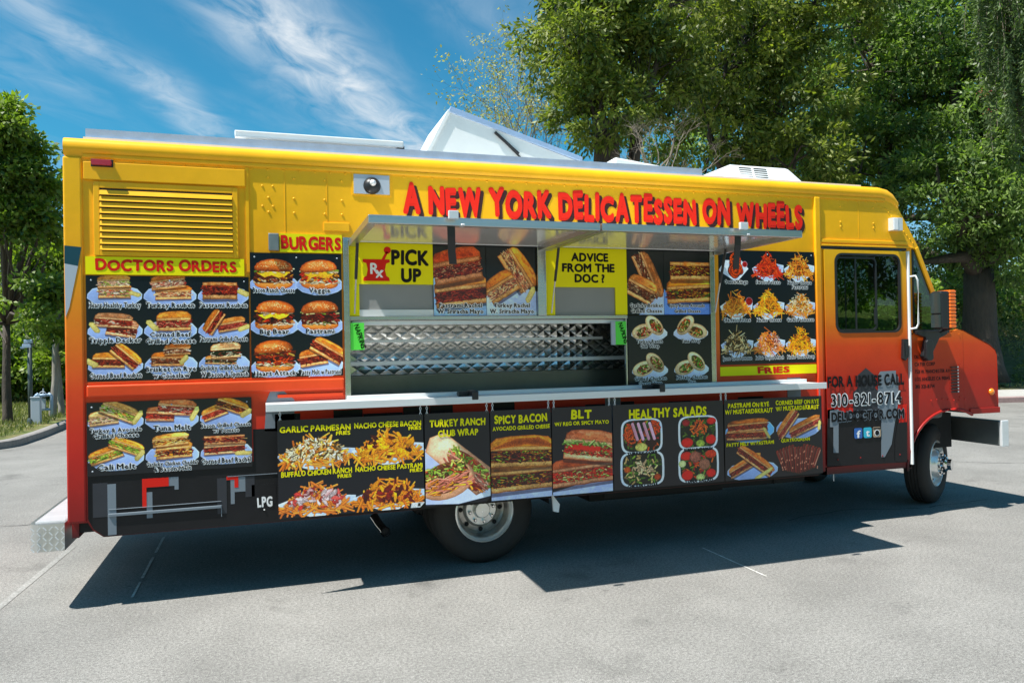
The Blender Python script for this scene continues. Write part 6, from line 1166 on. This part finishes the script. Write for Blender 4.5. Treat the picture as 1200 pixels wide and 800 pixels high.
# sparse pale tree against the sky and dry bare shrub
def twiggy(name, label, cat, base, px0, py0, px1, py1, d, n, seed, th=.03, barkm='twig', lv=0, group=None):
    root = empty(name, base); tag(root, label, cat, group); rg = random.Random(seed); b = MB(); tips = []
    def grow(p_, dr, L_, r_, k):
        q = p_+dr*L_*.5+Vector((rg.uniform(-1, 1), rg.uniform(-1, 1), rg.uniform(-.5, 1)))*L_*.07; e = q+(dr+Vector((rg.uniform(-.3, .3), rg.uniform(-.3, .3), rg.uniform(-.1, .25)))).normalized()*L_*.5
        b.tube([p_, q, e], [r_, r_*.8, r_*.55], 5 if r_ > .012 else 3, caps=False)
        if k == 0: tips.append(e); return
        for _ in range(rg.choice([2, 3, 3])):
            grow(q.lerp(e, rg.uniform(.3, 1)), (dr+Vector((rg.gauss(0, .55), rg.gauss(0, .55), rg.gauss(.05, .4)))).normalized(), L_*rg.uniform(.55, .8), r_*.55, k-1)
        tips.append(e)
    B_ = Vector(base); 
    for i in range(n):
        T_ = at(rg.uniform(px0, px1), rg.uniform(py0, py1), d+rg.uniform(-.6, .6)); v = T_-B_; b.tube([B_, B_+v*.35+Vector((rg.uniform(-.2, .2), 0, .3)), B_+v*.62], [th*1.6, th*1.2, th*.8], 6, caps=False); grow(B_+v*.62, v.normalized(), v.length*.24, th*.7, 4)
    b.build('branches', M[barkm], root)
    if lv:
        g2 = np.random.default_rng(seed); tp = np.array([tuple(rg.choice(tips)) for _ in range(lv)]); leaves_mesh('crown', tp+g2.normal(0, .09, (lv, 3)), g2.normal(0, 1, (lv, 3)), .11, .05, g2.uniform(.1, 1, lv), M['leaf_pale'], root, seed=seed)
twiggy('bare_tree', 'thin sparse pale tree against the sky left of the big trees', 'tree', gz(650, 24, .4), 572, 88, 640, 165, 23, 12, 41, .035, 'twig', 4200, GR)
twiggy('dry_shrub', 'leafless grey branching shrub behind the middle of the roof', 'shrub', tuple(at(770, 250, 16.5)), 700, 140, 850, 205, 16.5, 13, 42, .020, 'twig', 0)
# brush on the bank, grass on both verges: nobody could count it
g_ = np.random.default_rng(77); n = 62000; s = g_.uniform(.8, 13, n); u_ = g_.uniform(0, 26, n); ax_ = 10+u_; bk_ = KR; 
xs = np.array([p.x for p in KR[:33]])[::-1]; ys = np.array([p.y for p in KR[:33]])[::-1]
kx = g_.uniform(6, 34, n); ky = np.interp(kx, xs, ys); bx_ = kx+nd.x*(2.3+s); by_ = ky+nd.y*(2.3+s); zz = np.where(s < 3, .145+.02*s, .205+(s-3)*.42)
clump = np.array([mnoise.noise(Vector((float(a)*.55, float(b_)*.55, 0))) for a, b_ in zip(bx_, by_)]); keep = clump > -.22; hh = (np.clip(clump+.25, 0, 1)*2.2*g_.uniform(0, 1, n)**.7)*np.clip((s-1.6)/2.5, .03, 1)
C_ = np.stack([bx_, by_, zz+hh], 1)[keep]; br_ = leaves_mesh('brush', C_, np.tile([0, 0, .5], (len(C_), 1)), .17, .05, (.5+clump[keep]*.5+g_.normal(0, .2, keep.sum())), M['leaf_brush'], seed=6); tag(br_, 'grey green dry brush covering the bank right of the hood', kind='stuff')
# thicker hedge behind, seen through the cab windows
n = 26000; lx = g_.uniform(-40, 0, n); ly = g_.uniform(30, 40, n); lz = g_.uniform(0, 1, n)**.8*(3.2+1.2*np.sin(lx*.7)+.8*np.sin(lx*1.9))
hedge = leaves_mesh('far_woods', np.stack([lx, ly, lz], 1), np.tile([0, -.3, .3], (n, 1)), .5, .3, g_.uniform(0, .7, n), M['leaf_left'], seed=8); tag(hedge, 'far dark woods behind the left trees', kind='stuff')
n = 30000; gx = g_.uniform(-13, -4.3, n); gy = g_.uniform(9.0, 24, n)
kxl = np.array([p.x for p in KL if p.y > 9]); kyl = np.array([p.y for p in KL if p.y > 9]); lim = np.interp(gy, kyl, kxl)-.3; ok = (gx < lim) & ((gx > -4.9-(gy-9.6)*6) | (gy > 10.2))
def lawnz(x, y): return .15+np.clip(.022*np.hypot(x+4.3, (y-14)*.3), 0, .4)
C_ = np.stack([gx, gy, lawnz(gx, gy)-.02], 1)[ok]; gr = leaves_mesh('grass', C_, np.tile([0, 0, 1.4], (len(C_), 1)), .13, .022, g_.uniform(0, 1, len(C_)), M['blade'], seed=9); tag(gr, 'rough grass on the left verge', kind='stuff')
# left trees
def G2(px, py, z=.2):
    d = fw*F_PX + rt*(px-600) - up*(py-400); k = (z-CAM_H)/d.z; return (d.x*k, d.y*k-CAM_D, z-.02)
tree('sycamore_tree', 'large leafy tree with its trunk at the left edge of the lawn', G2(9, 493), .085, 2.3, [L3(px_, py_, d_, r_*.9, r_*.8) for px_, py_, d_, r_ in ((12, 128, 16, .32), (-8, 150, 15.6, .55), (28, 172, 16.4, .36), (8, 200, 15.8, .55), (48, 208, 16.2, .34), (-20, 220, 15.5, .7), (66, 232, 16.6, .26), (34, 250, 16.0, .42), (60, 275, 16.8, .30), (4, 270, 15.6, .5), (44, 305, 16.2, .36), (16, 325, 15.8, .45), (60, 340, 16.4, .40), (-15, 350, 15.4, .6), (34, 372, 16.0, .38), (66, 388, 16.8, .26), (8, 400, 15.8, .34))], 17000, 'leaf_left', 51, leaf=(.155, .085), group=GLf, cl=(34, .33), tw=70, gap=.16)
tree('sycamore_tree', 'slender tree near the back corner of the truck, two pale trunks', G2(62, 486), .07, 2.4, [L3(70, 250, 20, .9, 1.0), L3(60, 330, 19, 1.1, 1.1), L3(95, 300, 20, 1.3, 1.4), L3(40, 400, 19, .9, .6), L3(85, 400, 19, .9, .6)], 20000, 'leaf_left', 52, leaf=(.16, .09), bark='bark_pale', group=GLf, cl=(50, .36), gap=.12, tw=30, lean=(.1, 0))
tree('sycamore_tree', 'slim pale trunked tree just left of the truck corner', G2(72, 484), .06, 2.6, [L3(90, 350, 21, 1.0, 1.0), L3(75, 420, 21, .7, .4)], 8000, 'leaf_left', 53, leaf=(.16, .09), bark='bark_pale', group=GLf, cl=(40, .4), tw=14, lean=(-.15, 0))
tree('sycamore_tree', 'dark tree filling in behind the lamp post', gz(30, 27, .4), .2, 2.6, [L3(10, 400, 24, 1.6, 1.0), L3(45, 425, 24, 1.4, .7), L3(-20, 440, 23, 1.4, .6), L3(66, 440, 24, 1.0, .6), L3(0, 330, 27, 2.2, 2.0), L3(50, 380, 27, 1.8, 1.4), L3(20, 440, 27, 2.6, .7), L3(70, 440, 27, 1.6, .7), L3(-30, 430, 26, 1.6, .9)], 26000, 'leaf_left', 54, leaf=(.22, .12), group=GLf, cl=(36, .6), tw=20)
# trees across the lot behind the camera, which the glass and polished steel mirror
for k, (x, y, s_) in enumerate(((-14, -25, 1.2), (-2.0, -27, 1.2), (20, -26, 1.5), (28, -27, 1.7))):
    tree('roadside_tree', ['bushy green tree across the lot, leftmost of four', 'bushy green tree across the lot, second from the left', 'bushy green tree across the lot, third from the left', 'bushy green tree across the lot, rightmost of four'][k], (x, y, 2.3), .22, 1.6, [((x, y, 2.3+2.6*s_), (3.2, 2.4, 2.4)), ((x-2.6, y, 2.3+1.8*s_), (2.4, 2, 2.2)), ((x+2.7, y, 2.3+2.0*s_), (2.6, 2, 2.3)), ((x, y, 2.3+4.8*s_), (3.0, 2.4, 2.6))], 11000, 'leaf_left', 61+k, leaf=(.38, .24), group='trees across the lot', cl=(34, .7), tw=14)
M['slope'] = ground_mat('reflected_grass', (.13, .20, .04), .3, 9, .25, tintc=(.22, .30, .06)); M['slope2'] = ground_mat('reflected_dry_slope', (.26, .23, .18), .3, 9, .25)  # slopes out of view, added for the colour they reflect in steel and glass
for x0, x1, mm_, lb in ((-60, 7, 'slope', 'unseen grass slope added across the lot for its reflection'), (7, 12, 'slope2', 'unseen dry slope added across the lot for its reflection'), (12, 60, 'slope', 'unseen green slope added across the lot for its reflection, on the hood side')):
    b = MB(); b.add([(x0, -16, -.01), (x1, -16, -.01), (x1, -20, 1.0), (x0, -20, 1.0), (x1, -30, 3.2), (x0, -30, 3.2), (x1, -80, 7), (x0, -80, 7)], [(1, 0, 3, 2), (2, 3, 5, 4), (4, 5, 7, 6)]); tag(b.build('reflected_grass_slope' if mm_ == 'slope' else 'reflected_dry_slope', M[mm_]), lb, kind='structure')
def bush(label, c, r_, n, m_, seed, leaf=(.12, .06)):
    root = empty('bush', (c.x, c.y, c.z-r_[2])); tag(root, label, 'bush', 'bushes on the bank behind the cab'); lob = [((c.x, c.y, c.z), r_), ((c.x+r_[0]*.6, c.y, c.z-r_[2]*.3), tuple(q*.7 for q in r_)), ((c.x-r_[0]*.6, c.y, c.z-r_[2]*.3), tuple(q*.7 for q in r_))]
    C_, N_, col_, cls = crown_points(lob, n, seed, 36, .3, 0); b = MB(); limbs(b, (c.x, c.y, c.z-r_[2]-.3), .07, .5, lob, cls, seed, 30); b.build('stem', M['bark'], root, smooth=True); leaves_mesh('foliage', C_, N_, leaf[0], leaf[1], col_+.25, M[m_], root, seed=seed)
bush('bright green bush seen through the door window', at(1040, 358, 21.3), (1.4, .9, 1.0), 9000, 'leaf_bright', 71); bush('bright bush seen through the quarter glass', at(1076, 362, 21.3), (.6, .7, .85), 7000, 'leaf_bright', 72)
bush('green bush behind the rear edge of the door window', at(985, 362, 21.5), (1.3, .9, 1.0), 7000, 'leaf_bright', 73)
# ------------------------------------------------------------------ street furniture on the left lawn
P_ = G2(36, 497, .15); root = empty('lamp_post', P_); tag(root, 'slim dark post with small boxes at its top on the left verge', 'post')
b = MB(); b.tube([(P_[0], P_[1], .1), (P_[0], P_[1], 1.95)], .045, 10); b.lathe([(.07, 0), (.07, .12), (.05, .16)], (P_[0], P_[1], .13), (0, 0, 1), 12); b.build('pole', mat('post_green_grey', (.05, .07, .07), .5), root, smooth=True)
b = MB(); b.box(P_[0]-.13, P_[0]+.04, P_[1]-.06, P_[1]+.06, 1.82, 1.90); b.box(P_[0]-.10, P_[0]+.06, P_[1]-.05, P_[1]+.05, 1.92, 2.0); b.box(P_[0]-.17, P_[0]-.10, P_[1]-.05, P_[1]+.05, 1.80, 1.85); b.build('head', M['galv'], root, bevel=.01)
P_ = G2(41, 497, .15); b = MB(); b.box(P_[0]-.08, P_[0]+.10, P_[1], P_[1]+.14, .1, .72); b.box(P_[0]-.09, P_[0]+.11, P_[1]-.01, P_[1]+.15, .72, .75); o = b.build('utility_pedestal', M['lgrey'], bevel=.01); tag(o, 'pale upright utility pedestal beside the dark post', 'utility box')
P_ = at(51, 475, 18); root = empty('backflow_valve', (P_.x, P_.y, .2)); tag(root, 'light blue pipework frame with valves right of the pedestal', 'pipework'); b = MB()
M['pipeblue'] = mat('light_blue_pipe', (.30, .42, .58), .5)
for dx_ in (-.17, .17): b.tube([(P_.x+dx_, P_.y, .15), (P_.x+dx_, P_.y, .68), (P_.x+dx_*.6, P_.y, .74)], .035, 8)
b.tube([(P_.x-.17, P_.y, .70), (P_.x+.17, P_.y, .70)], .035, 8); b.tube([(P_.x-.17, P_.y, .36), (P_.x+.17, P_.y, .36)], .03, 8); b.build('pipes', M['pipeblue'], root, smooth=True)
b = MB(); b.lathe([(.07, -.02), (.08, 0), (.07, .02)], (P_.x, P_.y-.06, .72), (0, 1, 0), 14); b.tube([(P_.x, P_.y, .7), (P_.x, P_.y, .86)], .015, 6); b.box(P_.x-.04, P_.x+.04, P_.y-.05, P_.y+.05, .38, .62); b.build('valve', M['lgrey'], root)
P_ = at(26, 470, 27); b = MB(); b.box(P_.x-.45, P_.x+.5, P_.y-.3, P_.y+.3, .15, .62); b.box(P_.x-.48, P_.x+.53, P_.y-.33, P_.y+.33, .62, .68); b.box(P_.x-.2, P_.x-.12, P_.y-.32, P_.y-.3, .2, .5)
o = b.build('transformer_box', mat('pale_green_paint', (.20, .30, .24), .5, var=.1), bevel=.02); tag(o, 'low pale green utility cabinet on the lawn behind the post', 'utility box')
